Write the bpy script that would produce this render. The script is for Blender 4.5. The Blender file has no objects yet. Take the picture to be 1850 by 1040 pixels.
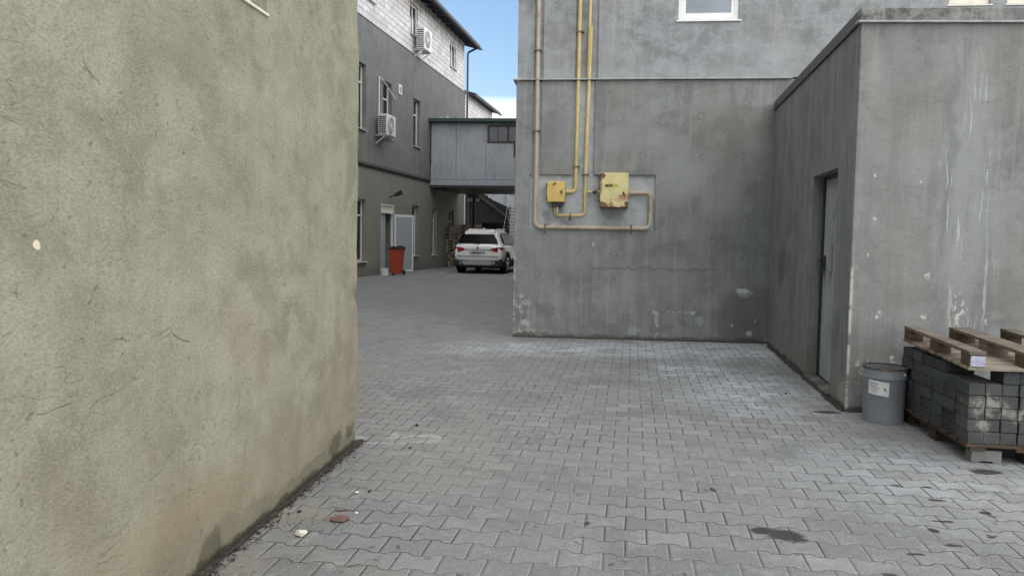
import bpy, bmesh, math, random
from mathutils import Vector, Matrix, noise as mnoise
R = math.radians
random.seed(7)
scene = bpy.context.scene
COL = scene.collection

# ------------------------------------------------------------------ camera
def make_camera():
    cd = bpy.data.cameras.new('camera'); co = bpy.data.objects.new('camera', cd); COL.objects.link(co)
    f = Vector((0, math.cos(math.atan(90/1400)), -math.sin(math.atan(90/1400))))
    r = Vector((1, 0, 0)); u = r.cross(f); c, s = math.cos(.015), math.sin(.015)
    r2 = r*c + u*s; u2 = u*c - r*s
    m = Matrix((r2, u2, -f)).transposed().to_4x4(); m.translation = (0, 0, 1.4)
    co.matrix_world = m
    cd.sensor_width = 36; cd.lens = 1400/1850*36; cd.clip_end = 900; cd.clip_start = .05
    scene.camera = co
make_camera()

# ------------------------------------------------------------------ sky, sun, exposure
SUN_EL, SUN_AZ = 27, -68            # degrees; azimuth from +Y, negative = to the left
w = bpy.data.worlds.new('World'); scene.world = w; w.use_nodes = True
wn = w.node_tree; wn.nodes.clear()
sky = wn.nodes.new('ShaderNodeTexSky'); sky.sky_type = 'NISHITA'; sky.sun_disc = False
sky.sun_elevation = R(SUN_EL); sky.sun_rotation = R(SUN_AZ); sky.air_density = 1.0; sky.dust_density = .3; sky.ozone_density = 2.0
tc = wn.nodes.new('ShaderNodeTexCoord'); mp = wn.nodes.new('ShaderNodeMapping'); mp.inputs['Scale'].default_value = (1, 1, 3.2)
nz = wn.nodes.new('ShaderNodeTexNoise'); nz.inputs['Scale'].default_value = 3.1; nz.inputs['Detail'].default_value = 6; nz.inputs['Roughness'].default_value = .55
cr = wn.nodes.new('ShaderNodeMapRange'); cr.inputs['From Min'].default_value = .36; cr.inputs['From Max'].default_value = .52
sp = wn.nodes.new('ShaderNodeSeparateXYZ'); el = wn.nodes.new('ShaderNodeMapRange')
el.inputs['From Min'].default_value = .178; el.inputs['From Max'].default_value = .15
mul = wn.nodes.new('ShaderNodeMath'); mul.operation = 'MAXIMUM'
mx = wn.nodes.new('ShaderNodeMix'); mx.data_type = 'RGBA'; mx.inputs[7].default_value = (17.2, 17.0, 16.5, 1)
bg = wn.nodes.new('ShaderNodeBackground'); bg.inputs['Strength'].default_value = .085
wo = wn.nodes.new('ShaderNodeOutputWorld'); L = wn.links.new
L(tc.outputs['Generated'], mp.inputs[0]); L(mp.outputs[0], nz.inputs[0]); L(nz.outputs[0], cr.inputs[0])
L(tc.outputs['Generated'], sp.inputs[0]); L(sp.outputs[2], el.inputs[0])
# bright unseen cloud, added overhead and behind to lift fill light; clear gap ahead
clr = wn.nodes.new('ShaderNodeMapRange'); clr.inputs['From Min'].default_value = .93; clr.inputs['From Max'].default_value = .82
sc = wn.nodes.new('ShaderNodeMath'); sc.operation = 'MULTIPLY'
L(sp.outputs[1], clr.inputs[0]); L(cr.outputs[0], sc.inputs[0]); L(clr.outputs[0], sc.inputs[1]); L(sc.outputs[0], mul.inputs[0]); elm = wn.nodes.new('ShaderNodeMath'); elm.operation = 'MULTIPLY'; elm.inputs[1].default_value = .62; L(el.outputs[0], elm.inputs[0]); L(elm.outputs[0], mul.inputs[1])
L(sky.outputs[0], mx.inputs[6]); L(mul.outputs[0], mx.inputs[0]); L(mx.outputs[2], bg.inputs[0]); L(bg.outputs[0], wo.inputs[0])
sd = bpy.data.lights.new('sun', 'SUN'); so = bpy.data.objects.new('sun', sd); COL.objects.link(so)
sd.energy = 3.5; sd.angle = R(.5); sd.color = (1, .94, .86)
dirv = Vector((math.sin(R(SUN_AZ))*math.cos(R(SUN_EL)), math.cos(R(SUN_AZ))*math.cos(R(SUN_EL)), math.sin(R(SUN_EL))))
so.rotation_euler = dirv.to_track_quat('Z', 'Y').to_euler()
vs = scene.view_settings; vs.view_transform = 'Standard'; vs.look = 'None'; vs.gamma = 1; vs.exposure = 1.12
scene.render.resolution_x = 1024; scene.render.resolution_y = 575
scene.render.engine = 'CYCLES'; scene.cycles.max_bounces = 5; scene.cycles.diffuse_bounces = 3; scene.cycles.adaptive_threshold = .015; scene.cycles.adaptive_min_samples = 24; scene.cycles.time_limit = 1000

# ------------------------------------------------------------------ node helpers
class N:
    def __init__(s, name, rough=.8, metal=0, spec=.5, mode='3D'):
        s.m = bpy.data.materials.new(name); s.m.use_nodes = True; s.t = s.m.node_tree; s.t.nodes.clear()
        s.b = s.new('ShaderNodeBsdfPrincipled'); s.o = s.new('ShaderNodeOutputMaterial'); s.l(s.b.outputs[0], s.o.inputs[0])
        s.b.inputs['Roughness'].default_value = rough; s.b.inputs['Metallic'].default_value = metal
        s.b.inputs['Specular IOR Level'].default_value = spec
        s.tc = s.new('ShaderNodeTexCoord')
        s.mode = mode; s.P = s.tc.outputs['Object']     # 'wall': textures in the plane of the wall (x along, z up); 'floor': x, y
        if mode == 'wall':
            q = s.new('ShaderNodeSeparateXYZ'); s.l(s.P, q.inputs[0]); s.P = s.comb(s.add(q.outputs[0], q.outputs[1]), q.outputs[2], 0)
    def new(s, t): return s.t.nodes.new(t)
    def l(s, a, b): s.t.links.new(a, b)
    def put(s, sock, v):
        if isinstance(v, (int, float)): sock.default_value = v
        elif isinstance(v, (tuple, list)): sock.default_value = (tuple(v) + (1,))[:len(sock.default_value)]
        else: s.l(v, sock)
    def m_(s, op, a, b=0., c=0.):
        n = s.new('ShaderNodeMath'); n.operation = op; s.put(n.inputs[0], a); s.put(n.inputs[1], b); s.put(n.inputs[2], c); return n.outputs[0]
    def add(s, a, b): return s.m_('ADD', a, b)
    def mul(s, a, b): return s.m_('MULTIPLY', a, b)
    def sub(s, a, b): return s.m_('SUBTRACT', a, b)
    def xyz(s, v):
        n = s.new('ShaderNodeSeparateXYZ'); s.l(v, n.inputs[0]); o = tuple(n.outputs); return (o[0], o[2], o[1]) if s.mode == 'wall' else o
    def comb(s, x, y, z):
        n = s.new('ShaderNodeCombineXYZ'); s.put(n.inputs[0], x); s.put(n.inputs[1], y); s.put(n.inputs[2], z); return n.outputs[0]
    def map(s, v, scale=(1, 1, 1), rot=(0, 0, 0), loc=(0, 0, 0)):
        if s.mode == 'wall': scale = (scale[0], scale[2], 1); rot = (0, 0, rot[1]); loc = (loc[0], loc[2], 0)
        n = s.new('ShaderNodeMapping'); s.l(v, n.inputs[0]); n.inputs['Scale'].default_value = scale; n.inputs['Rotation'].default_value = rot; n.inputs['Location'].default_value = loc; return n.outputs[0]
    def noise(s, scale=5, detail=4, rough=.5, dist=0, v=None, col=False):
        n = s.new('ShaderNodeTexNoise'); s.l(v or s.P, n.inputs['Vector']); detail = min(detail, 6)
        if s.mode != '3D': n.noise_dimensions = '2D'
        n.inputs['Scale'].default_value = scale
        n.inputs['Detail'].default_value = detail; n.inputs['Roughness'].default_value = rough; n.inputs['Distortion'].default_value = dist
        return n.outputs[1 if col else 0]
    def voro(s, scale, v=None, feat='F1', out=0):
        n = s.new('ShaderNodeTexVoronoi'); n.feature = feat; n.voronoi_dimensions = '3D' if s.mode == '3D' else '2D'; s.l(v or s.P, n.inputs['Vector']); n.inputs['Scale'].default_value = scale; return n.outputs[out]
    def ss(s, v, a, b, lo=0., hi=1.):
        n = s.new('ShaderNodeMapRange'); n.interpolation_type = 'SMOOTHSTEP'; s.put(n.inputs[0], v)
        n.inputs[1].default_value = a; n.inputs[2].default_value = b; n.inputs[3].default_value = lo; n.inputs[4].default_value = hi; return n.outputs[0]
    def mix(s, f, a, b, mode='MIX'):
        n = s.new('ShaderNodeMix'); n.data_type = 'RGBA'; n.blend_type = mode; s.put(n.inputs[0], f); s.put(n.inputs[6], a); s.put(n.inputs[7], b); return n.outputs[2]
    def warp(s, amt, scale=2, detail=3, v=None):
        v = v or s.P
        n = s.noise(scale, min(detail, 3), .5, 0, v, True)
        a = s.new('ShaderNodeVectorMath'); a.operation = 'SUBTRACT'; s.l(n, a.inputs[0]); a.inputs[1].default_value = (.5, .5, .5)
        b = s.new('ShaderNodeVectorMath'); b.operation = 'SCALE'; s.l(a.outputs[0], b.inputs[0]); b.inputs['Scale'].default_value = amt
        c = s.new('ShaderNodeVectorMath'); s.l(v, c.inputs[0]); s.l(b.outputs[0], c.inputs[1]); return c.outputs[0]
    def spot(s, v, cu, cv, ru, rv, soft=.5, axes=(0, 2)):
        o = s.xyz(v) if not isinstance(v, tuple) else v
        a = s.mul(s.sub(o[axes[0]], cu), 1/ru); b = s.mul(s.sub(o[axes[1]], cv), 1/rv)
        d = s.m_('SQRT', s.add(s.mul(a, a), s.mul(b, b)))
        return s.ss(d, 1, 1-soft)
    def rect(s, v, x0, x1, z0, z1, soft=.02, axes=(0, 2)):
        o = v if isinstance(v, tuple) else s.xyz(v)
        f = lambda q, a, b: s.mul(s.ss(q, a-soft, a+soft), s.ss(q, b+soft, b-soft))
        return s.mul(f(o[axes[0]], x0, x1), f(o[axes[1]], z0, z1))
    def bump(s, h, strength=.5, dist=.01, prev=None):
        n = s.new('ShaderNodeBump'); s.put(n.inputs['Height'], h); n.inputs['Strength'].default_value = strength; n.inputs['Distance'].default_value = dist
        if prev: s.l(prev, n.inputs['Normal'])
        return n.outputs[0]
    def done(s, col, rough=None, nrm=None):
        s.put(s.b.inputs['Base Color'], col)
        if rough is not None: s.put(s.b.inputs['Roughness'], rough)
        if nrm is not None: s.l(nrm, s.b.inputs['Normal'])
        return s.m

def tint(c, k): return tuple(x*k for x in c)

def plaster(name, c, dark, light, warm=None, warm_amt=.0, blot=1.0, streak=.4, fine=.35, bump=.5, extra=None, scratch=.5, big=.7, smear=.5):
    """weathered cement render: cloudy blotches, trowel sweeps, runs, pits and scratches"""
    n = N(name, .88, 0, .25, 'wall')
    P = n.P
    W = n.warp(.16, 1.6, 3)
    b1 = n.ss(n.noise(big, 6, .66, .15, W), .36, .62)
    b2 = n.ss(n.noise(2.9*big, 6, .68, .1, W), .38, .6)
    col = n.mix(n.mul(b1, .85*blot), c, dark)
    col = n.mix(n.mul(b2, .55*blot), col, light)
    if warm: col = n.mix(n.mul(n.ss(n.noise(.9, 5, .6, .4, n.map(P, (1, 1, 1), (0, 0, 0), (7, 3, 1))), .45, .7), warm_amt), col, warm)
    # runs: stretched in z
    st = n.ss(n.noise(1, 5, .6, .3, n.map(n.warp(.06, 2, 2), (7, 7, .55))), .42, .66)
    col = n.mix(n.mul(st, .5*streak), col, dark)
    st2 = n.ss(n.noise(1, 5, .6, .3, n.map(n.warp(.05, 2, 2), (13, 13, .7), (0, 0, 0), (4, 4, 9))), .55, .7)
    col = n.mix(n.mul(st2, .5*streak), col, light)
    # trowel sweeps
    sm = n.noise(1, 6, .72, .2, n.map(n.warp(.35, 1.3, 2), (4, 4, 9), (.3, .5, .2)))
    col = n.mix(n.mul(n.ss(sm, .5, .68), .4*smear), col, light)
    col = n.mix(n.mul(n.ss(sm, .48, .3), .45*smear), col, dark)
    # fine grain
    fn = n.noise(60, 4, .8); md = n.noise(14, 5, .78, .2)
    col = n.mix(n.ss(md, .58, .75, 0, .5*fine), col, tint(dark, .7)); col = n.mix(n.ss(md, .44, .3, 0, .45*fine), col, light)
    col = n.mix(n.ss(fn, .55, .75, 0, .45*fine), col, tint(dark, .7)); col = n.mix(n.ss(fn, .45, .3, 0, .45*fine), col, light)
    gn = n.noise(1, 3, .7, 0, n.map(n.warp(.12, 3, 2), (60, 60, 130), (0, .6, 0))); col = n.mix(n.ss(gn, .5, .68, 0, .5*fine), col, tint(dark, .62)); col = n.mix(n.ss(gn, .48, .32, 0, .4*fine), col, tint(light, 1.08))
    # scratches: thin ridges of stretched noise, only in places
    s1 = n.m_('ABSOLUTE', n.sub(n.noise(1, 2, .5, .6, n.map(n.warp(.3, 2), (2.2, 2.2, 15), (.0, .5, .0))), .5))
    gate = n.ss(n.noise(3.1, 3, .5, 0, n.map(P, loc=(11, 2, 5))), .56, .66)
    sc = n.mul(n.ss(s1, .012, .002), gate)
    col = n.mix(n.mul(sc, .55*scratch), col, tint(dark, .42))
    s2 = n.m_('ABSOLUTE', n.sub(n.noise(1, 3, .5, .8, n.map(n.warp(.4, 2), (9, 9, 3), (.0, -.6, .0))), .5))
    gate2 = n.ss(n.noise(2.3, 3, .5, 0, n.map(P, loc=(1, 12, 15))), .56, .64)
    col = n.mix(n.mul(n.mul(n.ss(s2, .012, .002), gate2), .4*scratch), col, tint(dark, .5))
    # pits
    vd = n.voro(9, n.warp(.12, 5)); pg = n.ss(n.noise(2.7, 2, .5, 0, n.map(P, loc=(3, 8, 1))), .5, .62)
    pit = n.mul(n.ss(vd, .10, .05), pg)
    col = n.mix(n.mul(pit, .6*scratch), col, tint(dark, .45))
    h = n.add(n.mul(fn, .25), n.add(n.mul(sm, .9), n.mul(md, .5)))
    h = n.sub(h, n.add(n.mul(sc, .4), n.mul(pit, .5)))
    if extra: col, h = extra(n, col, h)
    return n.done(col, None, n.bump(h, bump, .012))

def simple(name, c, rough=.5, metal=0, var=.15, scale=8, spec=.5, dirt=None, dirt_amt=.4, bump=0, bscale=30, stretch=(1, 1, 1)):
    n = N(name, rough, metal, spec)
    v = n.map(n.P, stretch)
    col = n.mix(n.ss(n.noise(scale, 5, .6, 0, v), .3, .7), tint(c, 1-var), tint(c, 1+var))
    if dirt: col = n.mix(n.ss(n.noise(scale*.7, 7, .7, .5, n.map(v, loc=(5, 5, 5))), .5, .68, 0, dirt_amt), col, dirt)
    nr = n.bump(n.noise(bscale, 5, .65, 0, v), bump, .004) if bump else None
    return n.done(col, None, nr)

# ------------------------------------------------------------------ mesh helpers
class B:
    def __init__(s): s.bm = bmesh.new()
    def quad(s, *p): return s.bm.faces.new([s.bm.verts.new(q) for q in p])
    def hexa(s, v):   # 8 verts: bottom 4 ccw, top 4 ccw
        vv = [s.bm.verts.new(q) for q in v]
        for f in ((0, 3, 2, 1), (4, 5, 6, 7), (0, 1, 5, 4), (1, 2, 6, 5), (2, 3, 7, 6), (3, 0, 4, 7)): s.bm.faces.new([vv[i] for i in f])
        return s
    def box(s, x0, x1, y0, y1, z0, z1):
        return s.hexa([(x0, y0, z0), (x1, y0, z0), (x1, y1, z0), (x0, y1, z0), (x0, y0, z1), (x1, y0, z1), (x1, y1, z1), (x0, y1, z1)])
    def bar(s, p0, p1, w, h, up=(0, 0, 1)):
        p0, p1, up = Vector(p0), Vector(p1), Vector(up); d = (p1-p0).normalized(); a = d.cross(up).normalized(); b = a.cross(d)
        q = [a*w/2-b*h/2, a*-w/2-b*h/2, a*-w/2+b*h/2, a*w/2+b*h/2]
        return s.hexa([p0+q[0], p0+q[1], p0+q[2], p0+q[3], p1+q[0], p1+q[1], p1+q[2], p1+q[3]])
    def tube(s, pts, r, n=12, cap=True):
        pts = [Vector(p) for p in pts]; rings = []
        rs = r if isinstance(r, (list, tuple)) else [r]*len(pts)
        prev = None
        for i, p in enumerate(pts):
            d = (pts[min(i+1, len(pts)-1)] - pts[max(i-1, 0)]).normalized()
            if prev is None:
                a = d.cross(Vector((0, 0, 1)));
                if a.length < .1: a = d.cross(Vector((0, 1, 0)))
            else: a = prev - d*prev.dot(d)
            a.normalize(); prev = a; b = d.cross(a)
            rings.append([s.bm.verts.new(p + (a*math.cos(2*math.pi*k/n) + b*math.sin(2*math.pi*k/n))*rs[i]) for k in range(n)])
        for i in range(len(rings)-1):
            for k in range(n): s.bm.faces.new((rings[i][k], rings[i][(k+1) % n], rings[i+1][(k+1) % n], rings[i+1][k]))
        if cap: s.bm.faces.new(rings[0][::-1]); s.bm.faces.new(rings[-1])
        return s
    def lathe(s, prof, c=(0, 0, 0), n=32, close=False):
        c = Vector(c); rings = []
        for r, z in prof: rings.append([s.bm.verts.new(c+Vector((r*math.cos(2*math.pi*k/n), r*math.sin(2*math.pi*k/n), z))) for k in range(n)])
        for i in range(len(rings)-1):
            for k in range(n): s.bm.faces.new((rings[i][k], rings[i][(k+1) % n], rings[i+1][(k+1) % n], rings[i+1][k]))
        if close: s.bm.faces.new(rings[0][::-1]); s.bm.faces.new(rings[-1])
        return s
    def prism(s, poly, y0, y1):      # poly in (x,z), extruded along y
        a = [s.bm.verts.new((x, y0, z)) for x, z in poly]; b = [s.bm.verts.new((x, y1, z)) for x, z in poly]; n = len(poly)
        s.bm.faces.new(a); s.bm.faces.new(b[::-1])
        for i in range(n): s.bm.faces.new((a[i], b[i], b[(i+1) % n], a[(i+1) % n]))
        return s
    def build(s, name, m, parent=None, loc=(0, 0, 0), rz=0, smooth=False, bevel=0, seg=2, rot=None):
        bmesh.ops.recalc_face_normals(s.bm, faces=s.bm.faces)
        me = bpy.data.meshes.new(name); s.bm.to_mesh(me); s.bm.free()
        for p in me.polygons: p.use_smooth = smooth
        o = bpy.data.objects.new(name, me); COL.objects.link(o); me.materials.append(m)
        o.location = loc; o.rotation_euler = rot or (0, 0, R(rz)); o.parent = parent
        if bevel:
            md = o.modifiers.new('bevel', 'BEVEL'); md.width = bevel; md.segments = seg; md.limit_method = 'ANGLE'; md.angle_limit = R(40)
        if smooth:
            try: me.shade_smooth(); me.set_sharp_from_angle(angle=R(38))
            except Exception: pass
        return o

def thing(name, label, cat, loc=(0, 0, 0), rz=0, group=None):
    o = bpy.data.objects.new(name, None); COL.objects.link(o); o.location = loc; o.rotation_euler = (0, 0, R(rz))
    return tag(o, label, cat, group)
def tag(o, label, cat, group=None):
    o['label'] = label; o['category'] = cat
    if group: o['group'] = group
    return o
def kind(o, k='structure'): o['kind'] = k; return o
def copy_thing(src, loc, rz, label, group=None):
    r = src.copy(); COL.objects.link(r); r.location = loc; r.rotation_euler = (0, 0, R(rz)); r['label'] = label
    if group: r['group'] = group
    for c in list(src.children):
        d = c.copy(); COL.objects.link(d); d.parent = r
        for g in list(c.children): e = g.copy(); COL.objects.link(e); e.parent = d
    return r

def wall(b, x0, x1, z0, z1, t, rects=(), sy=1, y=0, xcuts=(), zcuts=()):
    """plate of thickness t whose face lies at y; rects (x0,x1,z0,z1,depth or None for a hole)"""
    xs = sorted({x0, x1, *[v for r in rects for v in r[:2]], *xcuts}); zs = sorted({z0, z1, *[v for r in rects for v in r[2:4]], *zcuts})
    xs = [v for v in xs if x0 <= v <= x1]; zs = [v for v in zs if z0 <= v <= z1]
    def dep(i, j):
        if i < 0 or j < 0 or i >= len(xs)-1 or j >= len(zs)-1: return t
        cx, cz = (xs[i]+xs[i+1])/2, (zs[j]+zs[j+1])/2; d = 0
        for r in rects:
            if r[0] < cx < r[1] and r[2] < cz < r[3]: d = t if r[4] is None else r[4]
        return d
    V = {}
    def v(x, yy, z):
        k = (round(x, 4), round(yy, 4), round(z, 4))
        if k not in V: V[k] = b.bm.verts.new((x, y+sy*yy, z))
        return V[k]
    def f(*q):
        try: b.bm.faces.new(q)
        except ValueError: pass
    for i in range(len(xs)-1):
        for j in range(len(zs)-1):
            d = dep(i, j); a, c, e, g = xs[i], xs[i+1], zs[j], zs[j+1]
            if d < t:
                f(v(a, d, e), v(c, d, e), v(c, d, g), v(a, d, g)); f(v(a, t, e), v(c, t, e), v(c, t, g), v(a, t, g))
            for di, dj, p, q in ((-1, 0, (a, e), (a, g)), (0, -1, (a, e), (c, e))):
                d2 = dep(i+di, j+dj)
                if d2 != d: f(v(p[0], d, p[1]), v(q[0], d, q[1]), v(q[0], d2, q[1]), v(p[0], d2, p[1]))
            if i == len(xs)-2 and d != t: f(v(c, d, e), v(c, t, e), v(c, t, g), v(c, d, g))
            if j == len(zs)-2 and d != t: f(v(a, d, g), v(c, d, g), v(c, t, g), v(a, t, g))
    return b

# ------------------------------------------------------------------ shared materials
PVC = simple('pvc_white', (.78, .79, .8), .35, var=.04, dirt=(.4, .39, .36), dirt_amt=.25)
PVC_OLD = simple('pvc_aged', (.72, .68, .58), .45, var=.06, dirt=(.35, .32, .27), dirt_amt=.3)
METAL_W = simple('painted_sheet_white', (.7, .71, .71), .4, var=.05, dirt=(.35, .34, .31), dirt_amt=.35)
def glass_mat(name, c, rough=.03):
    n = N(name, rough, 0, .9); W = n.noise(.9, 2, .5)
    return n.done(n.mix(n.ss(W, .35, .65), tint(c, .7), tint(c, 1.2)), None, n.bump(n.noise(1.3, 2), .06, .02))
GLASS = glass_mat('window_glass', (.05, .065, .08))
GLASS_DARK = glass_mat('dark_window_glass', (.012, .015, .018), .08)
BLACK = simple('black_plastic', (.012, .012, .013), .5, var=.2)
RUBBER = simple('rubber', (.015, .015, .016), .8)
STEEL_DK = simple('dark_painted_steel', (.03, .033, .036), .5, var=.2)
INTERIOR = simple('unlit_room_lining', (.03, .03, .032), .9)
def wood_mat(name, c, dark):
    n = N(name, .8, 0, .25)
    g = n.noise(1, 6, .65, .4, n.map(n.P, (3, 45, 45))); k = n.noise(2.5, 5, .6, .5)
    col = n.mix(n.ss(g, .35, .65), c, dark); col = n.mix(n.ss(k, .45, .7, 0, .7), col, tint(dark, .6))
    return n.done(col, None, n.bump(g, .4, .004))
WOOD = wood_mat('weathered_pallet_wood', (.215, .182, .15), (.105, .087, .07))
WOOD_LT = wood_mat('pale_pallet_wood', (.33, .285, .23), (.19, .16, .125))
WOOD_BR = wood_mat('brown_pallet_block', (.135, .092, .065), (.065, .043, .032))
WOOD_FAR = wood_mat('old_stacked_pallet_wood', (.56, .46, .36), (.34, .27, .2))

# ================================================================== SETTING: ground
def paver_mat():
    n = N('wave_pavers', .82, 0, .3, 'floor')
    P = n.P; az = R(8.8)
    # u across (along rows), v along the yard
    rot = n.map(n.warp(.012, 1.5, 2), (1, 1, 1), (0, 0, az)); o = n.xyz(rot)
    LN, HT = .197, .162
    u = n.mul(o[0], 1/LN); v = n.mul(o[1], 1/HT)
    c = n.mul(n.m_('ABSOLUTE', n.sub(n.m_('FRACT', n.add(u, 200)), .5)), 2)
    wv = n.mul(n.m_('MINIMUM', n.m_('MAXIMUM', n.mul(n.sub(c, .5), 8), -1), 1), .08)
    nb = n.m_('ROUND', v); par0 = n.m_('MODULO', n.add(nb, 1000), 2)
    s = n.sub(1, n.mul(par0, 2))
    dv = n.sub(v, n.add(nb, n.mul(s, wv)))
    row = n.sub(nb, n.m_('LESS_THAN', dv, 0))
    par = n.m_('MODULO', n.add(row, 1000), 2)
    uj = n.add(u, n.mul(n.sub(1, par), .5))
    du = n.m_('ABSOLUTE', n.sub(uj, n.m_('ROUND', uj)))
    d = n.m_('MINIMUM', n.mul(n.m_('ABSOLUTE', dv), HT), n.mul(du, LN))
    wn_ = n.new('ShaderNodeTexWhiteNoise'); wn_.noise_dimensions = '2D'; n.l(n.comb(n.m_('FLOOR', uj), row, 0), wn_.inputs[0])
    rnd = wn_.outputs[0]
    dn = n.add(d, n.mul(n.sub(n.noise(70, 3, .6), .5), .004))
    joint = n.ss(dn, .006, .003)
    # colour
    col = n.mix(rnd, (.168, .174, .179), (.205, .211, .216))
    col = n.mix(n.ss(n.noise(.45, 5, .6, .4), .4, .62, 0, .8), col, (.208, .20, .186))
    col = n.mix(n.ss(n.noise(1.6, 6, .65, .5, n.map(P, loc=(9, 4, 0))), .5, .68, 0, .6), col, (.12, .126, .132))
    col = n.mix(n.ss(n.noise(5, 6, .7, .3), .52, .7, 0, .45), col, (.29, .298, .302))
    fn = n.noise(110, 4, .85)
    col = n.mix(n.ss(fn, .5, .68, 0, .6), col, (.09, .092, .095)); col = n.mix(n.ss(fn, .48, .32, 0, .55), col, (.36, .37, .375))
    gr_ = n.noise(22, 5, .8); col = n.mix(n.ss(gr_, .52, .7, 0, .4), col, (.12, .122, .124)); col = n.mix(n.ss(gr_, .46, .32, 0, .35), col, (.30, .305, .31))
    col = n.mix(n.mul(n.m_('GREATER_THAN', rnd, .95), .2), col, (.28, .285, .285)); col = n.mix(n.mul(n.m_('LESS_THAN', rnd, .05), .25), col, (.12, .125, .13))
    # worn, darker lane further in
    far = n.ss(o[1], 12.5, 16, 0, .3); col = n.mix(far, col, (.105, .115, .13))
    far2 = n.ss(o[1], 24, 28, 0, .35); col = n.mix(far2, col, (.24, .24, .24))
    # cement dust along the wall foot and the annex
    Wp = n.xyz(n.warp(.9, .9, 5)); Wf = n.xyz(n.warp(.25, 4, 5))
    nz_ = n.ss(n.noise(3.2, 7, .7, .4, n.map(P, loc=(2, 2, 2))), .36, .62)
    wispy = n.ss(n.noise(1, 6, .7, .8, n.map(P, (2.5, 7, 1))), .38, .62)
    dust = n.m_('MAXIMUM', n.m_('MAXIMUM', n.spot(Wp, 2.4, 9.9, 3.0, 1.5, .7, (0, 1)), n.spot(Wp, 1.0, 9.8, 2.6, 1.1, .7, (0, 1))),
                n.m_('MAXIMUM', n.spot(Wp, 2.1, 7.6, 1.0, 2.0, .7, (0, 1)), n.mul(n.spot(Wp, 2.9, 4.5, 1.9, 1.2, .9, (0, 1)), .5)))
    dust = n.mul(dust, n.mul(n.add(.25, n.mul(nz_, .85)), n.add(.6, n.mul(rnd, .55))))
    col = n.mix(n.mul(dust, .85), col, (.38, .42, .455))
    col = n.mix(n.mul(n.mul(n.spot(Wp, 2.3, 9.9, 2.2, .9, .9, (0, 1)), wispy), .7), col, (.48, .52, .555))
    # cement smears by the left building's corner, pale kerb pavers along it
    cem = n.m_('MAXIMUM', n.spot(Wf, -.84, 5.3, .42, .12, .6, (0, 1)), n.spot(Wf, -.98, 5.45, .16, .2, .6, (0, 1)))
    ring = n.m_('MAXIMUM', n.mul(n.spot(Wf, -.82, 5.3, .42, .15, .3, (0, 1)), n.sub(1, n.spot(Wf, -.8, 5.27, .30, .08, .4, (0, 1)))), 0)
    col = n.mix(n.mul(ring, .6), col, (.36, .36, .34)); col = n.mix(n.mul(n.spot(Wf, -.95, 5.36, .14, .13, .5, (0, 1)), .7), col, (.15, .15, .13))
    # tan earth patch by the wall
    earth = n.m_('MAXIMUM', n.spot(Wf, -1.03, 3.78, .27, .2, .6, (0, 1)), n.spot(Wf, -1.14, 3.2, .18, .3, .7, (0, 1)))
    col = n.mix(n.mul(earth, .65), col, (.21, .195, .165))
    # joints: sand-filled (pale) on the left, dark elsewhere
    jl = n.ss(n.noise(.8, 4, .6, .3, n.map(P, loc=(3, 1, 0))), .42, .58)
    jcol = n.mix(jl, (.04, .041, .042), (.125, .122, .112))
    col = n.mix(n.mul(n.mul(joint, n.sub(1, n.mul(earth, .8))), .9), col, jcol)
    edge = n.mul(n.ss(dn, .0105, .006), n.sub(1, joint)); col = n.mix(n.mul(edge, .35), col, (.36, .36, .35))
    # damp spots
    wet = None
    for (x, y, rx, ry) in ((1.33, 3.63, .10, .09), (1.25, 3.69, .09, .05), (1.38, 3.58, .06, .03), (2.41, 4.4, .035, .03), (2.36, 4.17, .05, .02), (2.09, 3.73, .04, .03), (2.2, 3.86, .06, .025), (2.08, 3.53, .05, .018), (1.84, 3.43, .05, .022),
                           (2.63, 6.35, .13, .07), (2.5, 3.98, .04, .03), (2.25, 4.42, .04, .018), (2.95, 4.72, .12, .06), (2.33, 3.66, .03, .02), (1.62, 3.2, .04, .02), (.38, 3.75, .02, .03), (1.15, 4.3, .02, .06)):
        q = n.spot(n.xyz(n.warp(.07, 9, 4)), x, y, rx, ry, .35, (0, 1)); wet = q if wet is None else n.m_('MAXIMUM', wet, q)
    col = n.mix(n.mul(wet, .92), col, (.032, .031, .03))
    rough = n.sub(.85, n.mul(wet, .4))
    # dark grime specks and crumbs
    sp_ = n.mul(n.ss(n.voro(6, n.warp(.15, 6)), .085, .04), n.ss(n.noise(1.7, 3, .5), .48, .6)); col = n.mix(n.mul(sp_, .75), col, (.05, .048, .045))
    h = n.add(n.ss(dn, .001, .012), n.add(n.mul(fn, .10), n.mul(n.noise(.9, 3), .8)))
    h = n.add(h, n.mul(n.mul(n.sub(rnd, .5), n.sub(n.m_('FRACT', n.add(uj, 200)), .5)), 1.6))
    return n.done(col, rough, n.bump(h, .55, .009))
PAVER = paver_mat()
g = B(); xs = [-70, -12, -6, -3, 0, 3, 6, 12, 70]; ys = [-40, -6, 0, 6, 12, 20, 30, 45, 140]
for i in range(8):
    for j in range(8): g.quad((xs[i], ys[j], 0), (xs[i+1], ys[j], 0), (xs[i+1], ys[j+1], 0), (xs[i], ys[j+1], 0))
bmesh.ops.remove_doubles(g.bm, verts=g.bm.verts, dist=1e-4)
kind(g.build('ground', PAVER))

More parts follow.
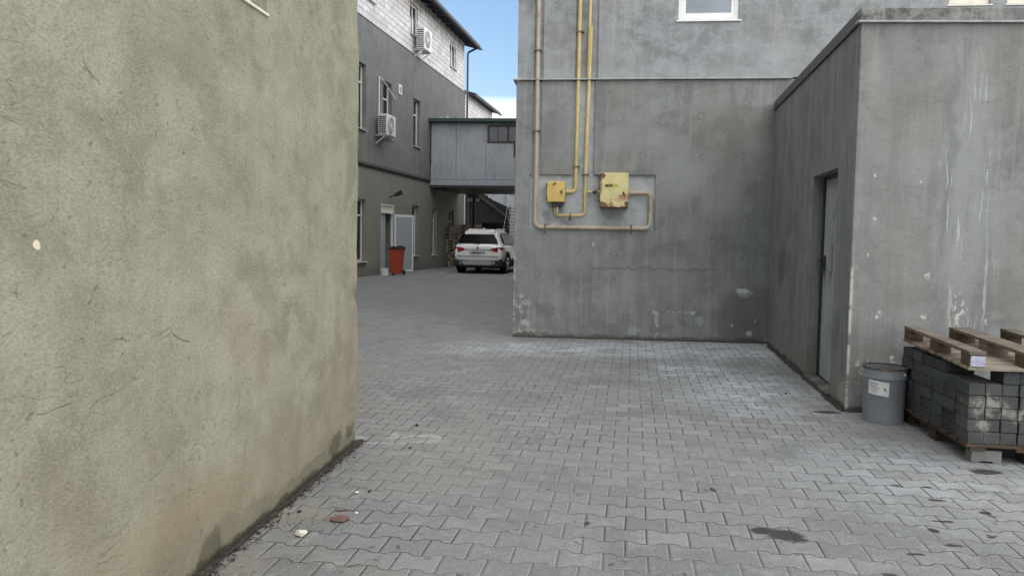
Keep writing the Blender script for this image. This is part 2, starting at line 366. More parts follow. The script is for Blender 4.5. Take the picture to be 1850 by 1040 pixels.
# ================================================================== NEAR LEFT BUILDING
def near_extra(n, col, h):
    o = tuple(n.xyz(n.P)); Wf = tuple(n.xyz(n.warp(.22, 3.5, 6)))
    # browned, greasy foot of the wall and reddish-brown rubs
    foot = n.ss(n.add(o[2], n.mul(n.sub(n.noise(1.8, 5, .6), .5), .9)), .75, .1)
    col = n.mix(n.mul(foot, .5), col, (.215, .175, .115))
    for (x, z, rx, rz_, k, c) in ((-1.75, .95, .2, .3, .3, (.3, .22, .17)), (-1.5, .8, .14, .22, .35, (.3, .22, .17)), (-.18, .7, .22, .5, .45, (.25, .19, .15)), (-.5, .45, .4, .3, .35, (.27, .21, .16)),
                               (-2.2, .3, .7, .16, .4, (.26, .2, .14)), (-.08, 1.15, .1, .3, .35, (.33, .22, .18)), (-.6, 2.35, .1, .2, .4, (.22, .215, .15)), (-2.2, 2.15, .5, .3, .45, (.23, .21, .17)), (-3.0, 1.35, .16, .2, .3, (.2, .19, .15))):
        col = n.mix(n.mul(n.spot(Wf, x, z, rx, rz_, .8), k), col, c)
    # bare, chipped strip at the very foot
    strip = n.ss(n.add(o[2], n.mul(n.sub(n.noise(4.5, 6, .65), .5), .28)), .13, .08); strip = n.mul(strip, n.ss(o[0], -2.2, -1.3, .3, 1))
    col = n.mix(n.mul(strip, .75), col, (.19, .175, .13)); h = n.sub(h, n.mul(strip, .6))
    wetf = n.m_('MAXIMUM', n.spot(Wf, -.46, .12, .14, .06, .3), n.m_('MAXIMUM', n.spot(Wf, -.16, .12, .1, .05, .4), n.spot(Wf, -2.02, .04, .13, .12, .4)))
    col = n.mix(n.mul(wetf, .75), col, (.10, .092, .065))
    low = n.ss(n.add(o[2], n.mul(n.sub(n.noise(9, 5, .65), .5), .1)), .045, .015); col = n.mix(n.mul(low, .8), col, (.05, .042, .032))
    # single cream chip, long gouges
    col = n.mix(n.spot(tuple(n.xyz(n.warp(.02, 20))), -3.02, 1.36, .016, .016, .3), col, (.68, .6, .42))
    for (x, z, L_, a, k) in ((-2.24, .99, .09, -20, .8), (-2.62, 1.04, .06, -12, .6), (-.98, .62, .12, 28, .6), (-1.82, .68, .1, 60, .5), (-2.7, .86, .12, 10, .35), (-2.75, 1.9, .06, -40, .7), (-1.72, .42, .07, 65, .5), (-.42, .98, .09, 60, .5), (-2.95, .87, .1, 4, .5), (-2.4, .52, .12, 20, .25)):
        c_, s_ = math.cos(R(a)), math.sin(R(a)); X = n.sub(o[0], x); Z = n.sub(o[2], z)
        p = n.add(n.mul(X, c_), n.mul(Z, s_)); q = n.sub(n.mul(Z, c_), n.mul(X, s_)); q = n.add(q, n.mul(n.sub(n.noise(7, 3), .5), .05))
        mk = n.mul(n.ss(n.m_('ABSOLUTE', p), L_, L_*.6), n.ss(n.m_('ABSOLUTE', q), .0032, .001))
        col = n.mix(n.mul(mk, k), col, (.09, .08, .06)); h = n.sub(h, n.mul(mk, .5))
    # comb-like scratches by the corner
    arc = n.new('ShaderNodeTexWave'); arc.wave_type = 'RINGS'; arc.rings_direction = 'SPHERICAL'; arc.inputs['Scale'].default_value = 9; arc.inputs['Distortion'].default_value = 3; n.l(n.map(n.P, (1, 1, 1), (0, 0, 0), (.35, 0, -.95)), arc.inputs[0])
    mk = n.mul(n.ss(arc.outputs[1], .9, 1), n.spot(Wf, -.33, 1.25, .22, .2, .5)); col = n.mix(n.mul(mk, .4), col, (.15, .14, .11))
    return col, h
NEARW = plaster('buff_render', (.282, .274, .202), (.206, .199, .143), (.362, .352, .272), (.25, .218, .16), .35, 1.0, .35, .8, .45, near_extra, .6, 1.3, .8)
bl = thing('plastered_building', 'near buff-green rendered building filling the left of the yard, its wall scratched and stained', 'building', (-1.03, 5.22, 0), 83.6)
def near_wall():
    b = B(); wx0, wx1, wz0, wz1 = -2.7, -1.45, 2.45, 3.75; rr = .05
    path = []    # (x, y, nx, ny)
    x = -20.0
    while x < -3.6: path.append((x, 0, 0, -1)); x += 1.64
    x = -3.6
    cols = []
    while x < -rr-.001: cols.append(round(x, 4)); x += .04
    cols = sorted(set(cols) | {wx0, wx1, -rr})
    cols = [c for i, c in enumerate(cols) if c in (wx0, wx1) or (abs(c-wx0) > .012 and abs(c-wx1) > .012)]
    for c in cols: path.append((c, 0, 0, -1))
    for k in range(1, 7):
        a = math.pi/2*k/6; path.append((-rr+rr*math.sin(a), rr-rr*math.cos(a), math.sin(a), -math.cos(a)))
    for y in (.1, .15, .25, .4, .8, 2, 20): path.append((0, y, 1, 0))
    zs = [0, .012, .025, .04]; z = .07
    while z < 3.9: zs.append(round(z, 4)); z += .04
    zs = sorted(set(zs) | {wz0, wz1}); zs = [c for c in zs if c in (wz0, wz1) or (abs(c-wz0) > .012 and abs(c-wz1) > .012)] + [4.5, 6, 9.5]
    G = []
    for (px, py, nx, ny) in path:
        col = []
        for z in zs:
            s = px + py
            edge = px in (wx0, wx1) or z in (wz0, wz1)
            d = 0
            if px > -5 and not (wx0-.03 < px < wx1+.03 and wz0-.03 < z < wz1+.03):
                d = .009*mnoise.noise(Vector((s*1.1, 3, z*1.1))) + .005*mnoise.noise(Vector((s*5, 9, z*5)))
                if px > -.12: d += .006*mnoise.noise(Vector((1, 5, z*2.6))) + (.004*mnoise.noise(Vector((1, 15, z*9))))
                # a dent in the corner at bumper height
                if px > -.15: d -= .024*math.exp(-((z-1.0)/.045)**2)
                if z < .16: d -= max(0, (.16-z)/.16)*(.016+.03*max(0, mnoise.noise(Vector((s*4, 2, z*5)))))
            col.append(b.bm.verts.new((px+nx*d, py+ny*d, z)))
        G.append(col)
    for i in range(len(path)-1):
        for j in range(len(zs)-1):
            cx, cz = (path[i][0]+path[i+1][0])/2, (zs[j]+zs[j+1])/2
            if path[i+1][1] == 0 and wx0 < cx < wx1 and wz0 < cz < wz1: continue
            b.bm.faces.new((G[i][j], G[i+1][j], G[i+1][j+1], G[i][j+1]))
    for (p, q) in (((wx0, wz0), (wx1, wz0)), ((wx1, wz0), (wx1, wz1)), ((wx1, wz1), (wx0, wz1)), ((wx0, wz1), (wx0, wz0))):
        b.quad((p[0], 0, p[1]), (q[0], 0, q[1]), (q[0], .16, q[1]), (p[0], .16, p[1]))
    b.quad((-20, 0, 9.5), (0, 0, 9.5), (0, 20, 9.5), (-20, 20, 9.5)); b.quad((-20, 0, 0), (-9, 6, 0), (-9, 6, 9.5), (-20, 0, 9.5)); b.quad((-9, 6, 0), (0, 6, 0), (0, 20, 9.5), (-20, 20, 9.5))
    w_ = b.build('wall', NEARW, bl, smooth=True)
    wf = B(); wf.box(-2.7, -1.45, .08, .15, 2.45, 2.52).box(-2.7, -1.45, .08, .15, 3.68, 3.75).box(-2.7, -2.63, .08, .15, 2.52, 3.68).box(-1.52, -1.45, .08, .15, 2.52, 3.68).box(-2.1, -2.04, .085, .145, 2.52, 3.68)
    wo_ = wf.build('window', PVC, bl, bevel=.004)
    B().box(-2.63, -1.52, .11, .125, 2.52, 3.68).build('pane', GLASS_DARK, wo_)
    B().box(-2.72, -1.445, -.012, .08, 2.436, 2.45).build('sill', PVC_OLD, wo_, bevel=.003)
    B().box(-2.7, -1.45, .2, .22, 2.45, 3.75).build('curtain', INTERIOR, wo_)
near_wall()

# ================================================================== CENTRAL BUILDING
def centre_extra(n, col, h):
    o = tuple(n.xyz(n.P)); Wf = tuple(n.xyz(n.warp(.3, 2.6, 6))); Ws = tuple(n.xyz(n.warp(.1, 9, 6)))
    # darker bluish tone towards the inner corner, olive at the top right and left
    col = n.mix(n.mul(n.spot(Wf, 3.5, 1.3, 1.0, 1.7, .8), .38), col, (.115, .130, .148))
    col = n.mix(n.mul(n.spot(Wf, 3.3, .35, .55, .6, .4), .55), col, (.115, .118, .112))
    col = n.mix(n.mul(n.spot(Wf, 2.9, 3.0, 1.0, .6, .8), .35), col, (.22, .21, .17))
    col = n.mix(n.mul(n.spot(Wf, .5, 1.1, .7, .7, .8), .35), col, (.23, .235, .215))
    for (x, z, rx, rz_, k) in ((2.3, 2.3, .5, .6, .8), (1.35, 2.75, .3, .3, .45), (2.05, 2.75, .3, .25, .5), (1.6, 2.9, .4, .35, .4), (2.9, 2.0, .4, .6, .4), (2.2, .85, .5, .4, .35), (1.6, .7, .5, .35, .3), (3.3, 2.7, .25, .35, .3)):
        col = n.mix(n.mul(n.spot(Wf, x, z, rx, rz_, .8), k), col, (.3, .315, .32))
    # insulation-anchor ghosts
    for (x, z) in ((1.45, 3.05), (1.95, 3.05), (1.78, 2.58), (2.55, 3.1), (2.6, 2.55), (2.9, 2.9), (3.1, 2.55), (.9, 1.25), (2.75, 1.4), (1.4, 1.2), (3.2, 1.7), (.35, .9)):
        q = n.spot(Ws, x, z, .07, .065, .35); q2 = n.spot(Ws, x, z, .04, .035, .5)
        col = n.mix(n.mul(n.sub(q, q2), .3), col, (.13, .135, .13)); col = n.mix(n.mul(q2, .25), col, (.3, .31, .3))
    # ghost of an old canopy: horizontal dark line with pale drips
    ln = n.rect(Ws, 1.1, 2.85, .985, 1.01, .012); col = n.mix(n.mul(ln, .5), col, (.10, .105, .105))
    for (x, z0, z1, wd, k) in ((1.34, .1, .97, .008, .45), (1.13, .5, .97, .006, .3), (1.45, .55, .97, .005, .3), (2.02, .0, .13, .012, .9), (2.02, .18, .38, .018, .75), (2.35, .3, .95, .005, .25), (1.72, 1.2, 1.5, .005, .35), (2.5, 2.0, 2.9, .006, .25), (.62, .3, .9, .01, .2)):
        col = n.mix(n.mul(n.rect(Ws, x-wd, x+wd, z0, z1, .008), k), col, (.4, .41, .4))
    # chalk dashes ending in an arrowhead
    Wt = tuple(n.xyz(n.warp(.02, 14, 3)))
    for (x0, x1) in ((2.17, 2.2), (2.245, 2.27), (2.31, 2.36), (2.4, 2.44)): col = n.mix(n.mul(n.rect(Wt, x0, x1, .397, .409, .005), .8), col, (.5, .52, .52))
    tri = n.mul(n.ss(n.add(n.mul(n.m_('ABSOLUTE', n.sub(Wt[0], 2.52)), .85), n.sub(.415, Wt[2])), .055, .045), n.ss(Wt[2], .418, .412)); tri = n.mul(tri, n.ss(n.m_('ABSOLUTE', n.sub(Wt[0], 2.52)), .07, .06))
    col = n.mix(n.mul(tri, .8), col, (.45, .47, .46))
    # filler splash and little chips
    for (x, z, rx, rz_, k) in ((3.2, .725, .1, .05, .85), (3.22, .68, .13, .06, .3), (2.01, .38, .05, .03, .5), (3.29, .14, .05, .035, .6), (3.05, .25, .02, .02, .7), (3.36, .31, .018, .015, .6), (1.12, 1.32, .03, .04, .5), (3.58, .05, .08, .05, .3), (2.62, .3, .06, .09, .3), (1.7, .11, .1, .08, .3)):
        col = n.mix(n.mul(n.spot(Ws, x, z, rx, rz_, .4), k), col, (.52, .57, .53))
    # knocked-off render at the outer corner: pale crust
    crust = n.mul(n.ss(n.noise(9, 7, .7, .4), .48, .54), n.m_('MAXIMUM', n.spot(Wf, .08, .28, .22, .38, .5), n.spot(Wf, .3, .06, .32, .10, .6)))
    col = n.mix(n.mul(crust, .85), col, (.5, .5, .47)); h = n.add(h, n.mul(crust, .8))
    ed = n.mul(n.ss(o[0], .035, .015), n.ss(n.noise(5, 6, .7, .3), .5, .58)); col = n.mix(n.mul(n.mul(ed, n.ss(o[2], 1.4, 1.1)), .8), col, (.52, .52, .49))
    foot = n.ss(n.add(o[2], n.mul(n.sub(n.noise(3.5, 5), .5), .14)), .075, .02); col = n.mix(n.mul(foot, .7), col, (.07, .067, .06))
    return col, h
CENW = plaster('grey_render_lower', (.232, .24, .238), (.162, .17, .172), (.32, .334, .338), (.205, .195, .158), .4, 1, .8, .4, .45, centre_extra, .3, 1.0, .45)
def up_extra(n, col, h):
    Wf = tuple(n.xyz(n.warp(.3, 2.2, 6)))
    for (x, z, rx, rz_, k) in ((1.3, 4.1, .3, .4, .35), (3.2, 4.0, .8, .25, .45), (4.4, 4.2, .3, .4, .4), (.12, 4.2, .16, .6, .45), (2.1, 3.8, .3, .2, .35)): col = n.mix(n.mul(n.spot(Wf, x, z, rx, rz_, .8), k), col, (.37, .39, .41))
    # pale halo where a duct used to be
    Ws = tuple(n.xyz(n.warp(.05, 6, 4)))
    halo = n.sub(n.rect(Ws, .42, .74, 3.7, 4.02, .03), n.rect(Ws, .47, .69, 3.7, 3.98, .03)); col = n.mix(n.mul(halo, .35), col, (.4, .42, .43))
    o = tuple(n.xyz(n.P)); lo = n.ss(n.add(o[2], n.mul(n.sub(n.noise(4, 5), .5), .25)), 3.95, 3.68); col = n.mix(n.mul(lo, .4), col, (.36, .38, .4))
    return col, h
CENU = plaster('grey_render_upper', (.262, .272, .282), (.185, .192, .2), (.39, .408, .427), (.25, .24, .21), .25, 1.05, .65, .45, .45, up_extra, .3, 1.2, .8)
def niche_extra(n, col, h):
    Wf = tuple(n.xyz(n.warp(.12, 7, 4)))
    for (x, z, rx, rz_, k, c) in ((.68, 1.86, .10, .16, .6, (.12, .12, .115)), (.5, 1.7, .08, .14, .6, (.17, .175, .17)), (1.4, 1.76, .2, .14, .5, (.21, .225, .22)), (.75, 2.3, .3, .04, .4, (.18, .18, .18)), (1.75, 1.9, .1, .2, .5, (.5, .53, .54)), (1.15, 1.7, .12, .2, .5, (.46, .49, .5)), (.62, 1.6, .1, .05, .6, (.5, .5, .47)), (.8, 1.63, .14, .03, .5, (.15, .13, .11))):
        col = n.mix(n.mul(n.spot(Wf, x, z, rx, rz_, .7), k), col, c)
    return col, h
NICHE = plaster('bare_adhesive_coat', (.42, .455, .475), (.30, .325, .34), (.52, .55, .565), None, 0, 1, .3, .5, .6, niche_extra, .4, 1.8, .8)
cb = thing('rendered_building', 'grey cement-rendered building in the middle of the yard carrying the gas pipes', 'building', (.02, 11.03, 0), -6)
NX0, NX1, NZ0, NZ1 = .205, 1.96, 1.53, 2.30
rects = [(NX0, NX1, NZ0, NZ1, .05), (.235, .36, NZ1, 3.6, .05), (.79, 1.105, NZ1, 3.6, .05)]
b = B(); wall(b, 0, 14, 0, 3.6, .06, rects, xcuts=(.03,)); b.build('wall', CENW, cb, bevel=.004)
niche = B(); niche.box(.1, 2.1, .046, .058, 1.45, 3.59); niche.build('niche_lining', NICHE, cb)
u = B(); wall(u, .012, 14, 3.625, 9.5, .3, [(2.21, 3.02, 4.405, 5.75, None), (5.72, 6.23, 4.56, 5.8, None), (6.44, 7.9, 4.56, 5.8, None), (.25, .37, 3.625, 9.5, .03), (.82, 1.13, 3.625, 9.5, .03)], y=.014); u.build('upper_wall', CENU, cb, bevel=.004)
bk = B(); bk.box(.0, 14, .061, .3, 0, 3.6); bk.box(.004, 14, .315, 34, 0, 9.5); bk.build('side_wall', CENW, cb)
rf = B(); rf.box(-.3, 14.3, -.3, 34.3, 9.5, 9.65); rf.build('roof', STEEL_DK, cb)
FLASH = simple('aged_flashing', (.36, .37, .37), .5, var=.12, dirt=(.16, .15, .14), dirt_amt=.6)
c_ = B(); c_.hexa([(-.045, -.045, 3.6), (3.74, -.045, 3.6), (3.74, .01, 3.607), (-.045, .01, 3.607), (-.045, -.048, 3.612), (3.74, -.048, 3.612), (3.74, .012, 3.632), (-.045, .012, 3.632)])
c_.hexa([(-.045, .01, 3.607), (-.002, .01, 3.607), (-.002, 4, 3.607), (-.045, 4, 3.607), (-.045, .01, 3.62), (-.002, .01, 3.632), (-.002, 4, 3.632), (-.045, 4, 3.62)])
c_.build('cornice', FLASH, cb)
def pvc_window(parent, x0, x1, z0, z1, y, mat, sill_out=.05, mull=None, pane=GLASS, inner=True, fr=.055, sash=True):
    f = B(); f.box(x0, x1, y, y+.06, z0, z0+fr).box(x0, x1, y, y+.06, z1-fr, z1).box(x0, x0+fr, y, y+.06, z0+fr, z1-fr).box(x1-fr, x1, y, y+.06, z0+fr, z1-fr)
    if sash:
        a = fr*.85; f.box(x0+fr, x1-fr, y+.012, y+.055, z0+fr, z0+fr+a).box(x0+fr, x1-fr, y+.012, y+.055, z1-fr-a, z1-fr).box(x0+fr, x0+fr+a, y+.012, y+.055, z0+fr+a, z1-fr-a).box(x1-fr-a, x1-fr, y+.012, y+.055, z0+fr+a, z1-fr-a)
    for m in (mull or []):
        if m[0] == 'v': f.box(m[1]-fr/2, m[1]+fr/2, y+.004, y+.058, z0+fr, z1-fr)
        else: f.box(x0+fr, x1-fr, y+.005, y+.057, m[1]-fr/2, m[1]+fr/2)
    w_ = f.build('window', mat, parent, bevel=.003)
    B().box(x0+fr, x1-fr, y+.028, y+.036, z0+fr, z1-fr).build('pane', pane, w_)
    if sill_out: B().hexa([(x0-.03, y-sill_out, z0-.025), (x1+.03, y-sill_out, z0-.025), (x1+.03, y+.01, z0-.02), (x0-.03, y+.01, z0-.02), (x0-.03, y-sill_out, z0-.008), (x1+.03, y-sill_out, z0-.008), (x1+.03, y+.01, z0), (x0-.03, y+.01, z0)]).build('sill', mat, w_)
    return w_
SKYGLASS = glass_mat('mirror_like_glass', (.10, .14, .19), .03); SKYGLASS.node_tree.nodes['Principled BSDF'].inputs['Specular IOR Level'].default_value = 1
BLIND = simple('pale_roller_blind', (.26, .37, .52), .7, var=.05)
w1 = pvc_window(cb, 2.21, 3.02, 4.405, 5.75, .05, PVC, .06, pane=SKYGLASS)
B().box(2.31, 2.92, .09, .094, 4.5, 5.7).build('blind', BLIND, w1)
B().box(2.6, 2.9, .080, .089, 4.507, 4.56).build('inner_sill', PVC, w1)
w2 = pvc_window(cb, 5.72, 6.23, 4.56, 5.8, .05, PVC_OLD, .05); w3 = pvc_window(cb, 6.44, 7.9, 4.56, 5.8, .05, PVC_OLD, .05, [('v', 7.17)])
B().box(5.77, 6.18, .1, .11, 4.6, 5.75).build('curtain', PVC_OLD, w2); B().box(6.5, 7.85, .1, .11, 4.6, 5.75).build('curtain', PVC_OLD, w3)

# ---- gas pipes and cabinets on the wall (things hung on the building)
def pipe_mat(name, c, c2, rust):
    n = N(name, .5, 0, .4); col = n.mix(n.ss(n.noise(3, 5, .6), .35, .65), c, c2)
    col = n.mix(n.ss(n.noise(9, 7, .72, .6), .56, .66, 0, .8), col, rust); col = n.mix(n.ss(n.noise(40, 4, .7), .6, .75, 0, .4), col, tint(c, .5))
    return n.done(col, None, n.bump(n.noise(60, 3), .2, .002))
PIPE_Y = pipe_mat('yellow_pipe_paint', (.52, .40, .15), (.6, .5, .26), (.28, .2, .09))
PIPE_C = pipe_mat('faded_cream_pipe_paint', (.47, .41, .33), (.4, .33, .25), (.24, .16, .10))
def bend(pts, r=.06, n=6):
    pts = [Vector(p) for p in pts]; out = [pts[0]]
    for i in range(1, len(pts)-1):
        a, p, c = pts[i-1], pts[i], pts[i+1]; d1 = (a-p).normalized(); d2 = (c-p).normalized(); s = p+d1*r; e = p+d2*r
        for k in range(n+1): t = k/n; out.append(s*(1-t)**2 + p*2*t*(1-t) + e*t*t)
    out.append(pts[-1]); return out
def on_wall(name, label, cat, x, z, group=None):
    c, s = math.cos(R(-6)), math.sin(R(-6)); return thing(name, label, cat, (.02+x*c, 11.03+x*s, z), -6, group)
PB = -.005; GPG = 'gas pipes on the grey wall'
def rel(pts, x, z): return [(p[0]-x, p[1], p[2]-z) for p in pts]
BRKT = simple('rusty_bracket', (.13, .11, .085), .7, var=.4, scale=30)
def bracket(parent, x, z, y, vert=True, r=.03):
    b = B()
    if vert: b.box(x-r-.02, x+r+.02, y-r-.006, y+r+.004, z-.009, z+.009).box(x+r+.005, x+r+.02, y, .06, z-.01, z+.01)
    else: b.box(x-.009, x+.009, y-r-.004, y+r+.004, z-r-.018, z+r+.02).box(x-.01, x+.01, y, .06, z-r-.05, z-r-.01)
    b.build('bracket', BRKT, parent, bevel=.003)
t = on_wall('gas_pipe', 'thick faded cream gas pipe on the left, running round under both gas cabinets', 'pipe', .295, 1.56, GPG)
B().tube(rel(bend([(.295, PB-.01, 9.4), (.295, PB-.01, 1.56), (1.9, PB-.01, 1.56), (1.9, PB-.01, 2.05), (1.56, PB-.01, 2.05)], .09), .295, 1.56), .029, 14).build('pipe', PIPE_C, t, smooth=True)
for x, z, v in ((.295, 4.01, 1), (.295, 2.9, 1), (.44, 1.56, 0), (1.64, 1.56, 0)): bracket(t, x-.295, z-1.56, PB-.01, v, .031)
B().tube([(1.6-.295, PB-.01, .49), (1.66-.295, PB-.01, .49)], .034, 14).build('coupling', PIPE_C, t, smooth=True); B().tube([(0, PB-.01, .3), (0, PB-.01, .34)], .033, 14).build('coupling', PIPE_C, t, smooth=True)
t = on_wall('gas_pipe', 'yellow gas pipe left of its neighbour, dropping to the side of the small yellow cabinet', 'pipe', .86, 2.06, GPG)
B().tube(rel(bend([(.90, PB, 9.4), (.855, PB, 2.06), (.70, PB, 2.06)], .07), .86, 2.06), .026, 14).build('pipe', PIPE_Y, t, smooth=True)
bracket(t, -.003, .35, PB, 1, .028); bracket(t, .025, 2.2, PB, 1, .028)
for zz in (.12, 1.2): B().tube([(-.002+zz*.006, PB, zz), (-.002+zz*.006, PB, zz+.045)], .032, 12).build('coupling', PIPE_Y, t, smooth=True)
t = on_wall('gas_pipe', 'yellow gas pipe nearest the large cabinet, looping under the small cabinet and branching right', 'pipe', .99, 1.73, GPG)
B().tube(rel(bend([(1.045, PB, 9.4), (.99, PB, 1.73), (.57, PB, 1.73), (.57, PB, 1.92)], .06), .99, 1.73), .020, 14).tube([(.0, PB, .55), (.035, PB, 2.6)], .026, 14).build('pipe', PIPE_Y, t, smooth=True)
B().tube([(.005, PB, .33), (.22, PB, .33)], .017, 12).tube([(.0, PB, .29), (.0, PB, .37)], .026, 14).build('branch', PIPE_Y, t, smooth=True)
for zz in (.07, .9): B().tube([(.001+zz*.006, PB, zz), (.001+zz*.006, PB, zz+.04)], .028, 12).build('coupling', PIPE_Y, t, smooth=True)
B().tube([(.12, PB, .33), (.155, PB, .33)], .026, 8).tube([(.137, PB, .33), (.137, PB-.05, .33)], .008, 8).box(.095, .18, PB-.056, PB-.048, .322, .338).build('valve', STEEL_DK, t)
bracket(t, .0, .57, PB, 1, .028); bracket(t, -.2, 0, PB, 0, .02)
def cab_mat(name, c, spots, rustamt):
    n = N(name, .5, 0, .4); Wf = tuple(n.xyz(n.warp(.08, 12, 6))); RUST = (.12, .05, .025)
    col = n.mix(n.ss(n.noise(6, 6, .65), .4, .65), c, tint(c, 1.18))
    col = n.mix(n.ss(n.noise(14, 7, .75, .5), .62, .68, 0, rustamt), col, RUST)
    for (x, z, rx, rz_, cc, k) in spots: col = n.mix(n.mul(n.spot(Wf, x, z, rx, rz_, .3), k), col, cc)
    return n.done(col, None, n.bump(n.noise(30, 4), .2, .003))
RU = (.13, .055, .03)
CAB1 = cab_mat('ochre_cabinet_paint', (.58, .42, .13), [(.0, .13, .02, .012, RU, .7), (.13, .0, .012, .3, RU, .3)], .3)
CAB2 = cab_mat('rusty_cream_cabinet_paint', (.62, .55, .27), [(-.18, .2, .07, .05, RU, .95), (-.19, .08, .035, .14, (.3, .14, .09), .7), (-.18, -.2, .1, .06, RU, .9), (0, -.24, .24, .03, RU, .9), (.19, -.2, .06, .06, RU, .95),
                   (-.05, -.19, .05, .03, RU, .6), (.16, -.09, .07, .06, (.42, .2, .17), .7), (.07, -.13, .08, .035, (.45, .25, .2), .5), (-.04, -.14, .02, .015, RU, .7), (.14, -.06, .02, .02, RU, .9)], .45)
def cabinet(name, label, x, z, w_, h_, d, m):
    t = on_wall(name, label, 'gas cabinet', x, z, 'gas cabinets on the grey wall')
    B().box(-w_/2, w_/2, -d, .046, -h_/2, h_/2).build('body', m, t, bevel=.008)
    B().box(-w_/2+.006, w_/2-.006, -d-.013, -d-.001, -h_/2+.006, h_/2-.006).build('door', m, t, bevel=.005)
    for zz in (-h_*.32, h_*.32): B().tube([(-w_/2-.004, -d-.004, zz-.02), (-w_/2-.004, -d-.004, zz+.02)], .007, 8).build('hinge', STEEL_DK, t)
    return t
t = cabinet('gas_cabinet', 'small ochre-yellow metal gas cabinet, left of the two on the grey wall', .59, 2.05, .255, .285, .14, CAB1)
B().tube([(.075, -.153, -.0), (.075, -.17, 0)], .014, 12).box(.068, .082, -.178, -.168, -.03, .025).build('handle', STEEL_DK, t)
B().box(-.005, .04, -.158, -.1535, .095, .115).build('catch', STEEL_DK, t, rot=(0, R(-25), 0))
b = B(); b.box(-.06, .09, -.11, .03, -.2, -.145); b.build('valve', STEEL_DK, t, bevel=.01)
B().tube([(.02, -.04, -.145), (.02, -.04, -.3)], .02, 10).build('fitting', simple('galvanised', (.5, .5, .48), .4, .6), t)
t = cabinet('gas_cabinet', 'large cream gas cabinet with rusty corners and a warning sticker, on the right', 1.39, 2.075, .385, .475, .17, CAB2)
LAB_D = simple('sticker_dark_print', (.05, .045, .03), .5); LAB_Y = simple('sticker_yellow_green', (.5, .5, .08), .5)
st = B().box(-.13, .0, -.1855, -.1835, .04, .085).build('sticker', LAB_Y, t)
b = B(); b.box(-.125, -.075, -.187, -.186, .045, .075).box(-.07, -.062, -.187, -.186, .045, .08).box(-.058, -.035, -.187, -.186, .05, .078).box(-.03, -.022, -.187, -.186, .045, .08).box(-.125, -.02, -.187, -.186, .078, .0825); b.build('sticker_print', LAB_D, st)
B().box(.0, .055, -.1855, -.1836, .042, .083).build('sticker', simple('sticker_olive', (.42, .45, .09), .5), t)
RED = simple('faded_red_print', (.4, .09, .07), .5)
b = B()
for k, (x0, x1) in enumerate(((.06, .09), (.095, .12), (.125, .165))): b.box(x0, x1, -.1852, -.1834, -.085, -.066)
for k in range(4): b.box(.05+.03*k, .07+.03*k, -.1852, -.1834, -.112, -.1)
b.build('warning_print', RED, t)
B().tube([(.125, -.183, -.035), (.125, -.2, -.035)], .014, 10).build('lock', STEEL_DK, t)

# ================================================================== ANNEX (right)
def side_extra(n, col, h):
    o = tuple(n.xyz(n.P)); Wf = tuple(n.xyz(n.warp(.2, 3, 6)))
    foot = n.ss(n.add(o[2], n.mul(n.sub(n.noise(2.8, 6, .65), .5), .6)), .5, .15); col = n.mix(n.mul(foot, .45), col, (.2, .19, .165))
    col = n.mix(n.mul(n.mul(n.ss(n.noise(7, 7, .7, .5), .5, .6), n.ss(o[2], .45, .1)), .3), col, (.25, .24, .215))
    col = n.mix(n.mul(n.spot(Wf, 3.3, 1.1, .4, .4, .8), .6), col, (.07, .08, .075)); col = n.mix(n.mul(n.spot(Wf, 2.6, .7, .3, .5, .8), .35), col, (.11, .12, .11))
    pale = n.mul(n.ss(n.noise(1, 5, .6, .2, n.map(n.warp(.05, 3), (7, 7, .5))), .58, .66), n.ss(o[2], 3.2, 2.4)); col = n.mix(n.mul(pale, .35), col, (.26, .28, .27))
    br_ = n.mul(n.ss(o[0], .03, .008), n.ss(n.add(n.noise(4, 6, .7), n.mul(o[2], -.12)), .36, .46)); col = n.mix(n.mul(n.mul(br_, n.ss(o[2], 1.5, 1.2)), .8), col, (.5, .48, .43))
    col = n.mix(n.mul(n.spot(Wf, .1, .13, .22, .17, .5), .6), col, (.38, .33, .28))
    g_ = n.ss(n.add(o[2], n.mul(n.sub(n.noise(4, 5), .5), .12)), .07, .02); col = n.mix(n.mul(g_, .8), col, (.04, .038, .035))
    return col, h
SIDEW = plaster('dark_streaked_render', (.195, .208, .208), (.118, .128, .132), (.27, .285, .28), None, 0, .8, 1.0, .25, .45, side_extra, .3, .8, .2)
